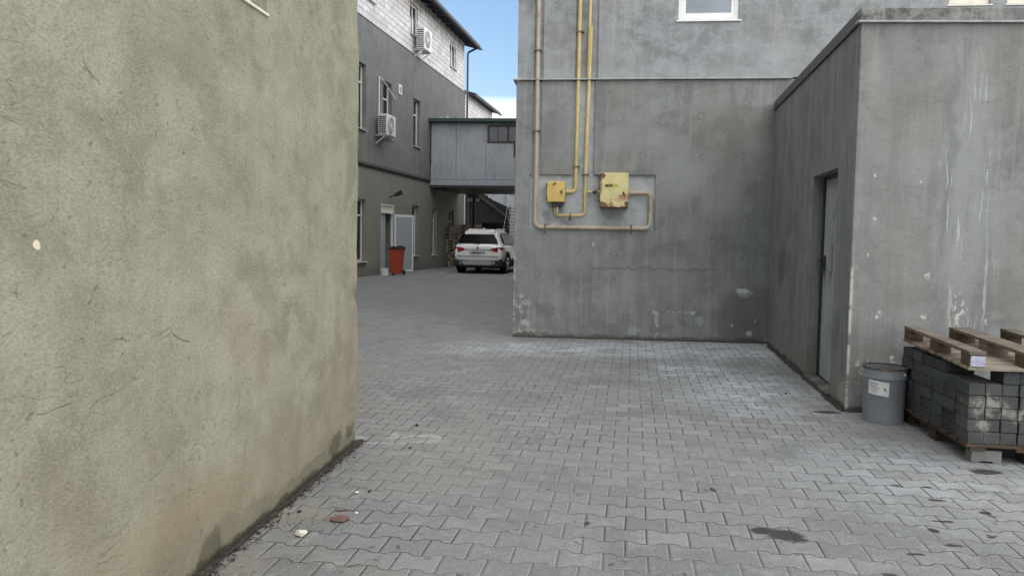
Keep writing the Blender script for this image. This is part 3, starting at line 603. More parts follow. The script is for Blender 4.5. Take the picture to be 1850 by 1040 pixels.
def front_extra(n, col, h):
    o = tuple(n.xyz(n.P)); Wf = tuple(n.xyz(n.warp(.22, 3, 6))); Ws = tuple(n.xyz(n.warp(.10, 10, 6)))
    for (x, z, rx, rz_, k, c) in ((.9, 2.3, .3, .9, .4, (.34, .36, .365)), (.85, 1.2, .25, .8, .35, (.34, .36, .365)), (.75, 2.4, .06, .9, .5, (.15, .16, .16)), (.55, 2.2, .3, .4, .3, (.31, .33, .325)), (1.1, 1.6, .3, .5, .4, (.30, .32, .31)), (.1, 2.8, .12, .4, .4, (.33, .33, .31)), (.3, .4, .35, .35, .35, (.26, .25, .215)), (.35, 1.3, .25, .7, .3, (.225, .235, .22)), (.7, .5, .2, .3, .4, (.17, .18, .18)), (.36, .95, .2, .12, .3, (.19, .17, .155))):
        col = n.mix(n.mul(n.spot(Wf, x, z, rx, rz_, .8), k), col, c)
    # thick lime runs
    dr = n.ss(n.noise(1, 6, .65, .3, n.map(n.warp(.07, 4), (22, 22, 1.2), (0, 0, 0), (3, 0, 2))), .57, .64); run = n.mul(dr, n.spot(Wf, .9, 1.6, .3, 1.7, .6)); col = n.mix(n.mul(run, .8), col, (.48, .5, .5))
    dk = n.ss(n.noise(1, 5, .6, .2, n.map(n.warp(.07, 4), (16, 16, .8), (0, 0, 0), (8, 0, 5))), .58, .66); col = n.mix(n.mul(n.mul(dk, n.spot(Wf, .8, 2.2, .3, 1.2, .6)), .45), col, (.14, .15, .145))
    # daywork seams
    for z in (1.86, 2.55, 1.22, .78): col = n.mix(n.mul(n.mul(n.ss(n.m_('ABSOLUTE', n.sub(Ws[2], z)), .012, .003), n.ss(n.noise(2, 3), .45, .55)), .3), col, (.15, .155, .15))
    # chips
    chips = n.mul(n.ss(n.noise(13, 7, .7, .5), .53, .57), n.m_('MAXIMUM', n.m_('MAXIMUM', n.spot(Wf, .1, .36, .1, .1, .3), n.spot(Wf, .05, .2, .09, .12, .4)), n.m_('MAXIMUM', n.spot(Wf, .87, .75, .07, .35, .5), n.spot(Wf, .3, .42, .14, .05, .4))))
    col = n.mix(n.mul(chips, .85), col, (.56, .56, .52)); h = n.add(h, n.mul(chips, .6))
    for (x, z, r_) in ((.235, .82, .022), (.22, .79, .015), (.62, 1.15, .018), (.9, .93, .022), (1.1, .78, .02), (.6, .79, .02), (.14, 1.95, .015), (.18, 1.6, .012), (.52, 1.9, .015), (.13, 1.3, .014)):
        col = n.mix(n.mul(n.mul(n.spot(Ws, x, z, r_, r_*1.7, .6), n.ss(n.noise(30, 4, .7), .38, .5)), .8), col, (.52, .53, .51))
    ed = n.mul(n.ss(o[0], .03, .008), n.ss(n.noise(6, 6, .7, .3), .42, .52)); col = n.mix(n.mul(n.mul(ed, n.ss(o[2], 1.5, 1.1)), .85), col, (.55, .53, .48))
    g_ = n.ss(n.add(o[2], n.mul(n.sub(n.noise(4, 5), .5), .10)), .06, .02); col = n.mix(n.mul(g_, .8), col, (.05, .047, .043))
    return col, h
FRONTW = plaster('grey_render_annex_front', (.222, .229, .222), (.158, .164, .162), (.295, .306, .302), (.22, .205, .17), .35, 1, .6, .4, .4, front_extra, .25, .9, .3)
an = thing('flat_roofed_annex', 'low flat-roofed grey annex with a metal door, on the right against the taller building', 'building', (2.79, 6.38, 0), 0)
b = B(); wall(b, .03, 4.3, 0, 3.17, .14, [(.58, 1.63, -.01, 2.07, None)], sy=-1, zcuts=(2.07,)); b.build('side_wall', SIDEW, an, rz=80.2)
b = B(); wall(b, .0, 7, 0, 3.17, .03, ()); b.build('front_wall', FRONTW, an, rz=-3, bevel=.004)

CAPM = plaster('mossy_coping', (.22, .225, .218), (.09, .093, .09), (.32, .325, .315), None, 0, 1.3, 1, .5, .5, None, .4, 3.5, .4)
def coping():
    f = B(); f.box(-.02, 7.05, -.03, .04, 3.186, 3.285); f.build('parapet', CAPM, an, rz=-3, bevel=.006)
    f = B(); f.box(-.04, 7.05, -.042, .03, 3.171, 3.185); f.build('flashing', FLASH, an, rz=-3)
    f = B(); f.box(.05, 4.3, -.2, .02, 3.176, 3.282); f.build('side_parapet', simple('dark_metal_coping', (.07, .075, .078), .55, var=.25, dirt=(.13, .13, .125)), an, rz=80.2, bevel=.004)
    f = B(); f.quad((.2, .2, 3.1), (7, -.2, 3.1), (7, 4.2, 3.1), (.8, 4.2, 3.1)); f.build('roof', STEEL_DK, an)
coping()
def door_extra():
    n = N('worn_grey_door_paint', .55, .0, .4); Wf = tuple(n.xyz(n.warp(.2, 4, 6)))
    col = n.mix(n.ss(n.noise(3, 6, .65, .3), .4, .65), (.30, .32, .335), (.36, .38, .39))
    col = n.mix(n.ss(n.noise(1, 5, .6, .2, n.map(n.P, (8, 8, 1))), .5, .66, 0, .4), col, (.2, .215, .225))
    for (x, z, rx, rz_, k) in ((1.25, 1.2, .15, .35, .55), (.9, .7, .3, .5, .5), (.8, .3, .4, .3, .5), (1.2, .5, .12, .3, .5)): col = n.mix(n.mul(n.mul(n.spot(Wf, x, z, rx, rz_, .7), n.ss(n.noise(6, 6, .7), .42, .58)), k*1.3), col, (.08, .085, .09))
    return n.done(col, None, n.bump(n.noise(5, 3), .15, .01))
DOORM = door_extra()
d_ = B().box(.62, 1.59, -.16, -.12, .04, 2.03).build('door', DOORM, an, rz=80.2, bevel=.004)
fr = B(); fr.box(.58, .62, -.19, -.10, 0, 2.07).box(1.59, 1.63, -.19, -.10, 0, 2.07).box(.62, 1.59, -.19, -.10, 2.03, 2.07); fr.build('door_frame', STEEL_DK, an, rz=80.2)
em = B()
for dx, dz, s in ((1.1, 1.62, .2), (1.1, 1.62, .1)):
    P4 = [(dx-s*.7, dz), (dx, dz+s), (dx+s*.7, dz), (dx, dz-s)]
    for i in range(4): p, q = P4[i], P4[(i+1) % 4]; em.bar((p[0], -.1195, p[1]), (q[0], -.1195, q[1]), .008, .008, (0, 1, 0))
em.build('embossed_diamond', DOORM, d_)
hn = B(); hn.box(1.47, 1.52, -.12, -.10, 1.12, 1.27).tube(bend([(1.5, -.11, 1.22), (1.5, -.05, 1.22), (1.4, -.05, 1.22)], .015, 3), .010, 8).box(1.475, 1.53, -.1, -.07, 1.05, 1.13); hn.build('handle', STEEL_DK, d_, bevel=.003)
B().box(.6, 1.62, -.11, .02, .0, .035).build('threshold', SIDEW, an, rz=80.2, bevel=.004)

# ---- bucket
BK = (2.955, 6.07, 0)
bu = thing('metal_bucket', 'grey-blue open metal paint bucket with a white label by the annex corner', 'bucket', BK, -25)
def bucket_mat():
    n = N('bucket_enamel', .42, .0, .5); Wf = tuple(n.xyz(n.warp(.06, 10, 5)))
    col = n.mix(n.ss(n.noise(4, 5, .6), .4, .65), (.19, .205, .235), (.225, .24, .27)); col = n.mix(n.ss(n.noise(22, 6, .75, .3), .6, .68, 0, .5), col, (.09, .09, .1)); col = n.mix(n.ss(n.noise(15, 7, .75, .6), .66, .70, 0, .7), col, (.4, .4, .4))
    return n.done(col, n.add(.32, n.mul(n.noise(6, 4), .3)), n.bump(n.noise(5, 2), .25, .012))
BKM = bucket_mat()
r0 = .148; r1 = .158
B().lathe([(0, .012), (r0-.01, .012), (r0, 0), (r0+.001, .02), (r1-.004, .34), (r1-.003, .345), (r1+.003, .352), (r1+.003, .360), (r1-.001, .37), (r1, .425), (r1-.004, .43), (r1-.005, .38), (r0-.004, .03), (0, .03)], n=48).build('body', BKM, bu, smooth=True)
rimm = simple('tarry_rim', (.06, .045, .035), .6, var=.4, dirt=(.3, .28, .25), dirt_amt=.6, scale=20)
B().lathe([(r1-.006, .424), (r1+.005, .424), (r1+.008, .43), (r1+.005, .438), (r1-.006, .438)], n=48).build('rim', rimm, bu, smooth=True)
B().lathe([(0, .40), (r1-.006, .405)], n=32).build('contents', simple('dried_mastic', (.07, .045, .03), .7, var=.4, dirt=(.2, .16, .12), dirt_amt=.7, scale=18, bump=.8), bu, smooth=True)
def arc_patch(b, a0, a1, z0, z1, r, n=8):
    vs_ = [[b.bm.verts.new(((r+(z-.2)*.026)*math.cos(R(a0+(a1-a0)*k/n)), (r+(z-.2)*.026)*math.sin(R(a0+(a1-a0)*k/n)), z+((k/n)*-.016))) for z in (z0, z1)] for k in range(n+1)]
    for k in range(n): b.bm.faces.new((vs_[k][0], vs_[k+1][0], vs_[k+1][1], vs_[k][1]))
lb = B(); arc_patch(lb, -134, -78, .235, .345, .1575); lab = lb.build('label', simple('paper_label', (.66, .67, .68), .6, var=.05, dirt=(.35, .35, .35), dirt_amt=.3), bu, smooth=True)
lp = B()
for (a0, a1, z0, z1) in ((-130, -105, .323, .331), (-130, -110, .31, .315), (-130, -104, .298, .302), (-128, -100, .287, .290), (-128, -108, .277, .280), (-128, -104, .267, .270), (-128, -112, .257, .260), (-92, -84, .27, .288), (-91, -85, .292, .297)): arc_patch(lp, a0, a1, z0, z1, .1585, 4)
lp.build('label_print', simple('label_ink', (.2, .22, .27), .6), lab)
for a in (-30, 150):
    c, s = math.cos(R(a)), math.sin(R(a)); B().tube([(c*(r1), s*r1, .39), (c*(r1+.008), s*(r1+.008), .39)], .010, 12).build('handle_lug', METAL_W, bu)

# ---- pallet base, paver stack, upturned pallet
SX, SY, SR = 2.95, 4.93, -8.0         # near-left corner, rotation about z (frame: x right, y away)
def stack_frame(name, label, cat, z, group=None, rz=SR, off=(0, 0)):
    c, s = math.cos(R(rz)), math.sin(R(rz)); return thing(name, label, cat, (SX+off[0]*c-off[1]*s, SY+off[0]*s+off[1]*c, z), rz, group)
def pallet(t, up=1, woods=(WOOD, WOOD_LT, WOOD_BR), rnd=None):
    """EUR-type pallet 0.8 (x) by 1.2 (y); deck at z 0 when turned over (up = -1: runners on top)"""
    rnd = rnd or random.Random(3)
    for i, (y0, wd) in enumerate(((0, .145), (.165, .1), (.2775+.01, .145), (.455, .1), (.5275+.05, .1), (.70, .1), (.79, .145), (.955, .08), (1.055, .145))):
        j = rnd.uniform(-.004, .004); B().box(0+j, .8+j, y0, y0+wd, 0, .02).build('deck_board', woods[1] if i == 0 else rnd.choice(woods[:2]), t, bevel=.002)
    for k, x in enumerate((0, .3275, .655)):
        wx = .145 if k == 1 else .1; x = x if k < 2 else .7; 
        if k == 1: x = .3275
        for y in (0, .5275, 1.055): B().box(x+.003, x+wx-.003, y+.003, y+.142, .02, .1).build('block', rnd.choice((woods[2], woods[0], woods[2])), t, bevel=.003)
        B().box(x, x+wx, 0, 1.2, .1, .122).build('runner', woods[0], t, bevel=.002)
base_t = stack_frame('pallet', 'dark low pallet on block feet carrying the stack of grey pavers', 'pallet', 0, 'pallets by the annex')
WOOD_DK = wood_mat('dark_low_pallet_wood', (.09, .07, .055), (.045, .035, .028))  # darker brown tone for the low pallet's wood
for x0 in (.01, .29, .43, .68): B().box(x0, x0+.1, -.02, 1.22, .082, .104).build('stringer', WOOD_DK, base_t, bevel=.002)
for y0 in (-.02, .14, .3, .46, .62, .78, .94, 1.1): B().box(-.01, .82, y0, y0+.12, .105, .124).build('deck_board', WOOD_BR if y0 < 0 else WOOD_DK, base_t, bevel=.002)
for x0 in (.36, .70):
    for y0 in (0, .55, 1.07): B().box(x0, x0+.1, y0, y0+.14, 0, .082).build('block', WOOD_DK, base_t)
for y0 in (.55, 1.07): B().box(.02, .1, y0, y0+.14, 0, .082).build('block', WOOD_DK, base_t)
def block_mat():
    n = N('stacked_block_concrete', .85, 0, .3); oi = n.new('ShaderNodeObjectInfo'); rn = oi.outputs['Random']
    gp = n.new('ShaderNodeNewGeometry').outputs['Position']
    col = n.mix(rn, (.03, .034, .038), (.066, .073, .08)); col = n.mix(n.ss(n.noise(14, 7, .7, .4, gp), .45, .65, 0, .6), col, (.055, .06, .062))
    col = n.mix(n.ss(n.noise(60, 4, .7, 0, gp), .55, .7, 0, .5), col, (.2, .21, .21))
    Wf = tuple(n.xyz(n.warp(.16, 7, 6, gp))); lime = n.m_('MAXIMUM', n.spot(Wf, 3.08, .37, .17, .09, .6), n.m_('MAXIMUM', n.spot(Wf, 3.3, .33, .17, .07, .6), n.spot(Wf, 3.05, .26, .06, .14, .6)))
    lime = n.mul(lime, n.mul(n.ss(n.xyz(gp)[1], 5.2, 5.0), n.ss(n.noise(16, 7, .75, .5, gp), .43, .58)))
    col = n.mix(n.mul(lime, .85), col, (.36, .37, .345))
    gr = n.mul(n.spot(Wf, 3.15, .3, .35, .3, .5), n.ss(n.xyz(gp)[1], 5.2, 5.0)); col = n.mix(n.mul(gr, .25), col, (.16, .165, .14))
    return n.done(col, None, n.bump(n.noise(45, 6, .75, 0, gp), .9, .008))
BLK = block_mat()
rb = random.Random(11)
blk0 = None
ordw = ['nearest', 'second', 'third', 'fourth', 'fifth', 'farthest']; roww = ['bottom', 'second', 'third', 'fourth', 'fifth', 'top']
def block_mesh():
    b = B(); b.box(-.0965, .0965, -.0965, .0965, 0, .0755)
    bmesh.ops.subdivide_edges(b.bm, edges=b.bm.edges[:], cuts=4, use_grid_fill=True)
    for v in b.bm.verts:
        k = mnoise.noise(v.co*38); q = mnoise.noise(v.co*90+Vector((5, 1, 2)))
        edge = sum(abs(abs(v.co[a])-.0965) < .001 for a in (0, 1)) + (v.co.z < .001 or v.co.z > .075)
        v.co *= 1 - (.012*abs(k) + (.03*max(0, q) if edge > 1 else 0))
    return b
cells = []
for k in range(6):
    for i in range(1, 6):
        if k == 5 and i == 1: continue
        cells.append((0, i, k))
    for i in range(8):
        if k == 5 and i in (0, 1, 4): continue
        cells.append((i, -1, k))
for (i, j, k) in cells:
    front = j < 0
    xl = (.05+.1*i if front else .1) + rb.uniform(-.003, .003); yl = .1+.2*max(j, 0) + rb.uniform(-.012, .009)
    if not front: xl += rb.uniform(-.011, .006)
    z = .1245 + .0785*k
    if k == 5: z -= 0
    lab_ = (('%s paver from the front on the left side of the paver stack, %s layer' % (ordw[max(j, 0)], roww[k])) if not front else
            ('%s narrow paver from the left corner on the front of the paver stack, %s layer' % (['first', 'second', 'third', 'fourth', 'fifth', 'sixth', 'seventh', 'eighth'][i], roww[k])))
    c, s = math.cos(R(SR)), math.sin(R(SR)); loc = (SX+xl*c-yl*s, SY+xl*s+yl*c, z)
    if blk0 is None:
        blk0 = block_mesh().build('paver_block', BLK, None, loc, SR, bevel=.004); tag(blk0, lab_, 'paving block', 'grey pavers stacked on the pallet'); o = blk0
    else:
        o = blk0.copy(); COL.objects.link(o); o.location = loc; o['label'] = lab_
    if front: o.scale = (.5, 1, 1)
    else: o.scale = (1, 1, 1)
    o.rotation_euler = (0, 0, R(SR+rb.uniform(-2, 2)))
for (i, k) in ((1, 5), (3, 5)): pass
tp = stack_frame('pallet', 'upturned weathered wooden pallet lying on top of the stack of grey pavers', 'pallet', .602, 'pallets by the annex', SR-.5, (-.02, -.02))
pallet(tp)
tp.rotation_euler = (R(1.6), 0, R(SR-.5))
b = B(); b.box(.008, .094, -.002, .0025, .025, .092); b.build('painted_mark', simple('smudged_violet_paint', (.42, .42, .55), .6, var=.2, dirt=(.2, .19, .25), dirt_amt=.8, scale=30), tp)
# foot under the near corner
ft = B(); ft.prism([(0, 0), (.05, 0), (.055, .012), (.125, .012), (.13, 0), (.18, 0), (.18, .082), (0, .082)], 0, .1)
c, s = math.cos(R(SR)), math.sin(R(SR))
tag(ft.build('paver_block', simple('foot_concrete', (.17, .17, .165), .9, var=.2, bump=.6), None, (SX+.03*c, SY+.03*s, 0), SR-3, bevel=.004), 'single grey paver propping the near corner of the low pallet off the ground', 'paving block')

# ================================================================== FAR LEFT BUILDING
FX, FY, FR = -5.17, 26.47, 79
fb = thing('long_building', 'long dark-rendered building with an unplastered white block top storey, far left', 'building', (FX, FY, 0), FR)
def far_extra(n, col, h):
    o = tuple(n.xyz(n.P)); lo = n.ss(n.add(o[2], n.mul(n.sub(n.noise(1.5, 4), .5), .6)), 3.9, 3.7); col = n.mix(n.mul(lo, .5), col, (.29, .28, .235))
    ft_ = n.ss(n.add(o[2], n.mul(n.sub(n.noise(2, 4), .5), .4)), .5, .1); col = n.mix(n.mul(ft_, .4), col, (.09, .088, .08))
    st_ = n.mul(n.ss(n.noise(1, 5, .6, .2, n.map(n.warp(.1, 2), (3.5, 3.5, .4))), .52, .62), n.ss(o[2], 5.6, 4.6)); col = n.mix(n.mul(st_, .3), col, (.22, .215, .19))
    return col, h
FARW = plaster('dark_grey_render', (.185, .192, .191), (.135, .142, .143), (.24, .246, .24), (.2, .19, .16), .35, .9, .9, .3, .4, far_extra, .2, .5, .2)
X0 = -22; XE = 13.75
low = [(-.95, .41, .52, 2.65, None), (1.88, 3.32, 0.0, 2.61, None), (5.42, 6.3, .62, 2.69, None), (8.2, 8.98, .6, 2.69, None), (10.99, 11.88, .6, 2.72, None), (-6.5, -5.6, .6, 2.7, None), (-3.6, -2.7, .6, 2.7, None)]
mid = [(-.6, .39, 5.0, 7.2, None), (2.04, 2.97, 5.02, 7.05, None), (5.53, 6.42, 5.1, 7.02, None), (-6.5, -5.6, 5.1, 7.05, None), (-3.6, -2.7, 5.1, 7.05, None)]
b = B(); wall(b, X0, XE, 0, 3.78, .35, low); b.build('lower_wall', FARW, fb)
b = B(); wall(b, X0, XE, 3.84, 8.75, .35, mid); b.build('wall', FARW, fb)
b = B(); b.hexa([(X0, -.05, 3.78), (XE, -.05, 3.78), (XE, .3, 3.78), (X0, .3, 3.78), (X0, -.07, 3.81), (XE, -.07, 3.81), (XE, .3, 3.839), (X0, .3, 3.839)]); b.box(X0, XE, -.045, -.001, 3.84, 3.93); b.build('string_course', simple('string_course_render', (.085, .09, .088), .8, var=.2), fb)
def blockwork():
    n = N('aerated_blockwork', .9, 0, .2)
    br = n.new('ShaderNodeTexBrick'); o = n.xyz(n.P); n.l(n.comb(n.add(o[0], o[1]), o[2], 0), br.inputs['Vector'])
    br.inputs['Scale'].default_value = 1; br.inputs['Brick Width'].default_value = .6; br.inputs['Row Height'].default_value = .215; br.inputs['Mortar Size'].default_value = .014; br.inputs['Mortar Smooth'].default_value = .3; br.inputs['Bias'].default_value = 0
    br.inputs['Color1'].default_value = (.60, .595, .61, 1); br.inputs['Color2'].default_value = (.74, .735, .75, 1); br.inputs['Mortar'].default_value = (.33, .3, .29, 1)
    col = br.outputs[0]
    col = n.mix(n.ss(n.noise(1.4, 6, .7, .5), .48, .64, 0, .5), col, (.42, .38, .37)); col = n.mix(n.mul(n.ss(o[2], 10.0, 10.9), n.ss(n.noise(2.5, 5, .7), .4, .6)), col, (.40, .36, .33))
    jn = n.mul(br.outputs[1], n.ss(n.noise(1.1, 5, .6, .3, n.map(n.P, loc=(4, 4, 4))), .45, .62)); col = n.mix(n.mul(jn, .7), col, (.16, .13, .12))
    h = n.sub(n.mul(n.noise(25, 5), .3), br.outputs[1]); return n.done(col, None, n.bump(h, .5, .015))
BLKW = blockwork()
top = [(5.17, 6.2, 9.5, 10.75, None), (11.05, 12.2, 9.5, 10.66, None), (.2, 1.3, 9.5, 10.7, None), (-4, -2.9, 9.5, 10.7, None)]
b = B(); wall(b, X0, XE, 8.75+.001, 11.28, .3, top, y=.05); b.build('block_wall', BLKW, fb)
b = B(); b.box(X0, XE, -.03, .05, 8.745, 8.775); b.build('ledge', FLASH, fb)
b = B(); b.box(X0, XE-.001, .42, 12, .0, 11.2); b.build('building_core', INTERIOR, fb)
b = B(); b.box(XE, XE+.06, .0, 12, 0, 8.75); b.build('end_wall', FARW, fb)
WNF = dict(fr=.07)
def farwin(r, y=.14, mat=PVC, sill=.08, pane=GLASS_DARK, mull=None): return pvc_window(fb, r[0], r[1], max(r[2], .02), r[3], y, mat, sill+y, mull, pane, fr=.06, sash=False)
for r in low:
    if r[0] == 1.88: continue
    w_ = farwin(r, mull=[('h', r[3]-.55)])
for r in mid: farwin(r, mull=[('h', r[3]-.6)])
for r in top: farwin(r, .12, mull=[('v', (r[0]+r[1])/2)])
# open tilting sash outside the first-floor window
B().tube(bend([(1.5, -.06, 5.6), (1.5, -.06, 7.05), (1.98, -.06, 6.98), (1.98, .1, 6.98)], .06), .022, 8).build('conduit', PVC, fb, smooth=True)
B().bar((2.0, -.05, 6.97), (3.25, -.05, 6.55), .022, .022).build('stay_rod', PVC, fb)
# vent square
B().box(3.72, 4.08, -.02, .0, 6.86, 7.22).build('vent', PVC, fb, bevel=.004)
B().box(3.79, 4.01, -.03, -.021, 6.93, 7.15).build('vent_grille', simple('vent_grey', (.3, .3, .3), .5), fb)
# door: frame, transom, inner leaf seen inside, open leaf
DOORG = simple('grey_steel_door', (.34, .38, .43), .5, var=.06, dirt=(.2, .22, .25), dirt_amt=.3)
fr_ = B(); fr_.box(1.88, 1.96, .02, .12, 0, 2.61).box(3.24, 3.32, .02, .12, 0, 2.61).box(1.96, 3.24, .02, .12, 2.53, 2.61).box(1.96, 3.24, .02, .12, 2.25, 2.31); fr_.build('door_frame', PVC, fb)
B().box(1.96, 3.24, .06, .07, 2.31, 2.53).build('transom_panel', PVC_OLD, fb)
B().box(1.96, 2.62, .10, .14, 0.02, 2.25).build('inner_door', DOORG, fb)
import_dx, import_dy = -0.0, 0
hx, hy = 3.24, 0.0
# world free edge at (-4.12, 30.75) -> local
ca, sa_ = math.cos(R(FR)), math.sin(R(FR))
dxw, dyw = -4.02-FX, 30.55-FY; lx, ly = dxw*ca+dyw*sa_, -dxw*sa_+dyw*ca
ang = math.degrees(math.atan2(ly-hy, lx-hx))
lf = B(); W_ = 1.18; lf.box(.0, W_, -.02, .02, .03, 2.24)
leaf = lf.build('door', DOORG, fb, (hx, hy-.01, 0), ang, bevel=.004)
bd = B(); bd.box(0, .09, -.026, -.021, .03, 2.24).box(W_-.09, W_, -.026, -.021, .03, 2.24).box(.09, W_-.09, -.026, -.021, 2.15, 2.24).box(.09, W_-.09, -.026, -.021, .03, .12); bd.build('door_edging', PVC, leaf)
B().box(W_-.09, W_-.03, -.05, -.027, 1.0, 1.2).tube([(W_-.06, -.06, 1.1), (W_-.2, -.06, 1.1)], .012, 8).build('handle', PVC, leaf)
# lamp over the door
lm = thing('wall_lamp', 'small dark lamp on an arm over the open grey door', 'lamp', (FX+2.75*ca, FY+2.75*sa_, 2.85), FR)
B().tube([(0, 0, 0), (0, -.28, .1)], .025, 8).build('arm', STEEL_DK, lm); B().tube([(0, -.22, .08), (0, -.5, .2)], [.06, .1], 12).build('lamp_head', STEEL_DK, lm)
# ac units
def ac_unit(label, x, z, wd, ht, dp=.34):
    t = thing('air_conditioner', label, 'air conditioner', (FX+x*ca+.12*sa_, FY+x*sa_-.12*ca, z), FR, 'air conditioners on the long building')
    B().box(0, wd, -dp, 0, 0, ht).build('casing', METAL_W, t, bevel=.015)
    gl = B()
    for k in range(9): gl.box(-.012, -.002, -dp+.04, -.03, .05+k*(ht-.1)/9, .05+k*(ht-.1)/9+.035)
    gl.build('side_grille', BLACK, t)
    fx, fz = wd*.42, ht/2; n = 28
    fn = B(); fn.tube([(fx, -dp-.001, fz), (fx, -dp-.012, fz)], ht*.4, 28); fo = fn.build('fan_opening', simple('fan_shadow', (.10, .10, .105), .6), t)
    gr = B()
    for k in range(1, 6):
        rr = ht*.4*k/5; pts = [(fx+rr*math.cos(2*math.pi*q/24), -dp-.018, fz+rr*math.sin(2*math.pi*q/24)) for q in range(25)]; gr.tube(pts, .007, 5, False)
    for k in range(8): a = math.pi*k/4; gr.bar((fx, -dp-.02, fz), (fx+ht*.4*math.cos(a), -dp-.02, fz+ht*.4*math.sin(a)), .012, .01, (0, 1, 0))
    gr.tube([(fx, -dp-.014, fz), (fx, -dp-.026, fz)], ht*.09, 14); gr.build('fan_guard', METAL_W, t)
    for xx in (.1, wd-.1): br = B(); br.bar((xx, .12, -.02), (xx, -dp, -.02), .04, .04); br.bar((xx, .11, -.3), (xx, -dp*.7, -.04), .03, .03); br.build('bracket', METAL_W, t)
    return t
ac_unit('white outdoor AC unit hung in front of a first-floor window, its conduit rising above', 1.22, 4.98, .92, .72)
ac_unit('white outdoor AC unit on the pale block top storey', 5.5, 8.98, .98, .85)
# roof of the long building: rafters, boarding, corrugated sheet, gutter
def eave(parent, xa, xb, zw, out=.75, rise=.28, mat_r=None):
    sh = B(); n = int((xb-xa)/.09)
    rows = []
    for i in range(n+1):
        x = xa+(xb-xa)*i/n; dz = .022*math.sin(i*math.pi); zz = .02*(1 if i % 2 else -1)
        rows.append([sh.bm.verts.new((x, -out-.08, zw+.13+zz)), sh.bm.verts.new((x, 6, zw+.13+zz+rise*(6+out)))])
    for i in range(n): sh.bm.faces.new((rows[i][0], rows[i+1][0], rows[i+1][1], rows[i][1]))
    r_ = sh.build('roof', mat_r, parent)
    rf_ = B(); k = xa+.2
    while k < xb: rf_.bar((k, .6, zw+.02+rise*(.6+out)), (k, -out, zw+.02), .07, .14); k += .75
    rf_.build('rafters', RAFT, parent)
    fa = B(); fa.box(xa, xb, -out-.03, -out, zw-.06, zw+.1); fa.build('fascia', RAFT, parent)
    so_ = B(); so_.hexa([(xa, -out, zw+.092), (xb, -out, zw+.092), (xb, .6, zw+.092+rise*(out+.6)), (xa, .6, zw+.092+rise*(out+.6)), (xa, -out, zw+.105), (xb, -out, zw+.105), (xb, .6, zw+.105+rise*(out+.6)), (xa, .6, zw+.105+rise*(out+.6))]); so_.build('soffit_boards', RAFT2, parent)
    gt = B(); gt.tube([(xa, -out-.09, zw+.02), (xb+.1, -out-.09, zw+.0)], .06, 10); gt.build('gutter', STEEL_DK, parent)
RAFT = simple('stained_timber', (.05, .05, .07), .7, var=.3); RAFT2 = simple('soffit_timber', (.075, .075, .10), .8, var=.3)
ROOFM = simple('roof_sheet_grey', (.16, .17, .175), .6, var=.3, dirt=(.06, .06, .06), dirt_amt=.6)
eave(fb, X0, XE+.55, 11.02, .6, .3, ROOFM)
b = B(); b.tube(bend([(XE+.12, -.66, 11.0), (XE+.12, -.1, 10.75), (XE+.12, -.1, 8.8), (XE+.12, -.1, 0.1)], .1), .055, 10); b.build('drainpipe', STEEL_DK, fb)

# lower neighbour behind
nb_ = thing('far_house', 'lower white block house with a dark sloping eave behind the covered bridge', 'building', (-2.86, 48, 0), FR)
b = B(); wall(b, 0, 7.2, 0, 10.2, .3, [(.6, 1.5, 7, 8.4, None), (3.4, 4.3, 7, 8.4, None)], y=.06); b.build('wall', BLKW, nb_)
b = B(); b.box(0.01, 7.2, .4, 8, 0, 10.1); b.build('house_core', INTERIOR, nb_)
eave(nb_, -.3, 7.4, 10.0, .45, .3, ROOFM)
b = B(); b.box(-.06, 0, .06, 8, 0, 10.1); b.build('end_wall', BLKW, nb_)

# ================================================================== COVERED BRIDGE
BRM = None
def panel_mat():
    n = N('grey_cladding_panel', .55, 0, .35); o = tuple(n.xyz(n.P))
    col = n.mix(n.ss(n.noise(1.2, 6, .65, .4), .38, .65), (.33, .36, .40), (.385, .415, .455)); col = n.mix(n.ss(n.noise(4, 7, .7, .5), .5, .68, 0, .4), col, (.46, .5, .54)); col = n.mix(n.ss(n.noise(1, 4, .6, 0, n.map(n.P, (5, 5, .6))), .52, .66, 0, .35), col, (.18, .2, .23))
    return n.done(col, None, n.bump(n.noise(3, 4), .2, .02))
PANEL = panel_mat()
bg_ = thing('covered_bridge', 'grey panelled covered bridge with a green roof linking the long building to the right', 'covered walkway', (-3.66, 34.2, 0), -5)
b = B(); wall(b, .03, 6.5, 3.92, 6.36, .08, [(2.5, 5.2, 5.49, 6.28, None)]); b.build('wall_panels', PANEL, bg_)
SEAM = simple('seam_strip', (.17, .19, .22), .5)
for x in (1.14, 2.44, 3.74, 5.04): B().box(x-.012, x+.012, -.008, -.001, 3.92, 5.48 if 2.5 < x < 5.2 else 6.36).build('panel_seam', SEAM, bg_)
b = B(); b.box(.0, 6.5, -.05, .1, 3.66, 3.9); b.build('edge_beam', simple('beam_grey_paint', (.33, .365, .42), .5, var=.1, dirt=(.12, .12, .13)), bg_, bevel=.006)
b = B(); b.box(-.0, 6.5, -.02, 4.8, 3.56, 3.655); b.build('floor_deck', STEEL_DK, bg_)
b = B(); b.box(.0, 6.5, 4.6, 4.7, 3.66, 6.4); b.build('rear_wall', PANEL, bg_)
GREEN = simple('dark_green_roof_paint', (.018, .045, .042), .5, var=.2)
b = B(); b.hexa([(-.12, -.3, 6.37), (6.6, -.3, 6.37), (6.6, 5, 6.6), (-.12, 5, 6.6), (-.12, -.3, 6.52), (6.6, -.3, 6.52), (6.6, 5, 6.75), (-.12, 5, 6.75)]); b.build('roof', GREEN, bg_, bevel=.01)
b = B(); b.hexa([(.2, -.15, 6.53), (.75, -.15, 6.53), (.75, .3, 6.55), (.2, .3, 6.55), (.5, -.15, 6.60), (.75, -.15, 6.65), (.75, .3, 6.66), (.3, .3, 6.6)]); b.build('roof_scrap', FLASH, bg_)
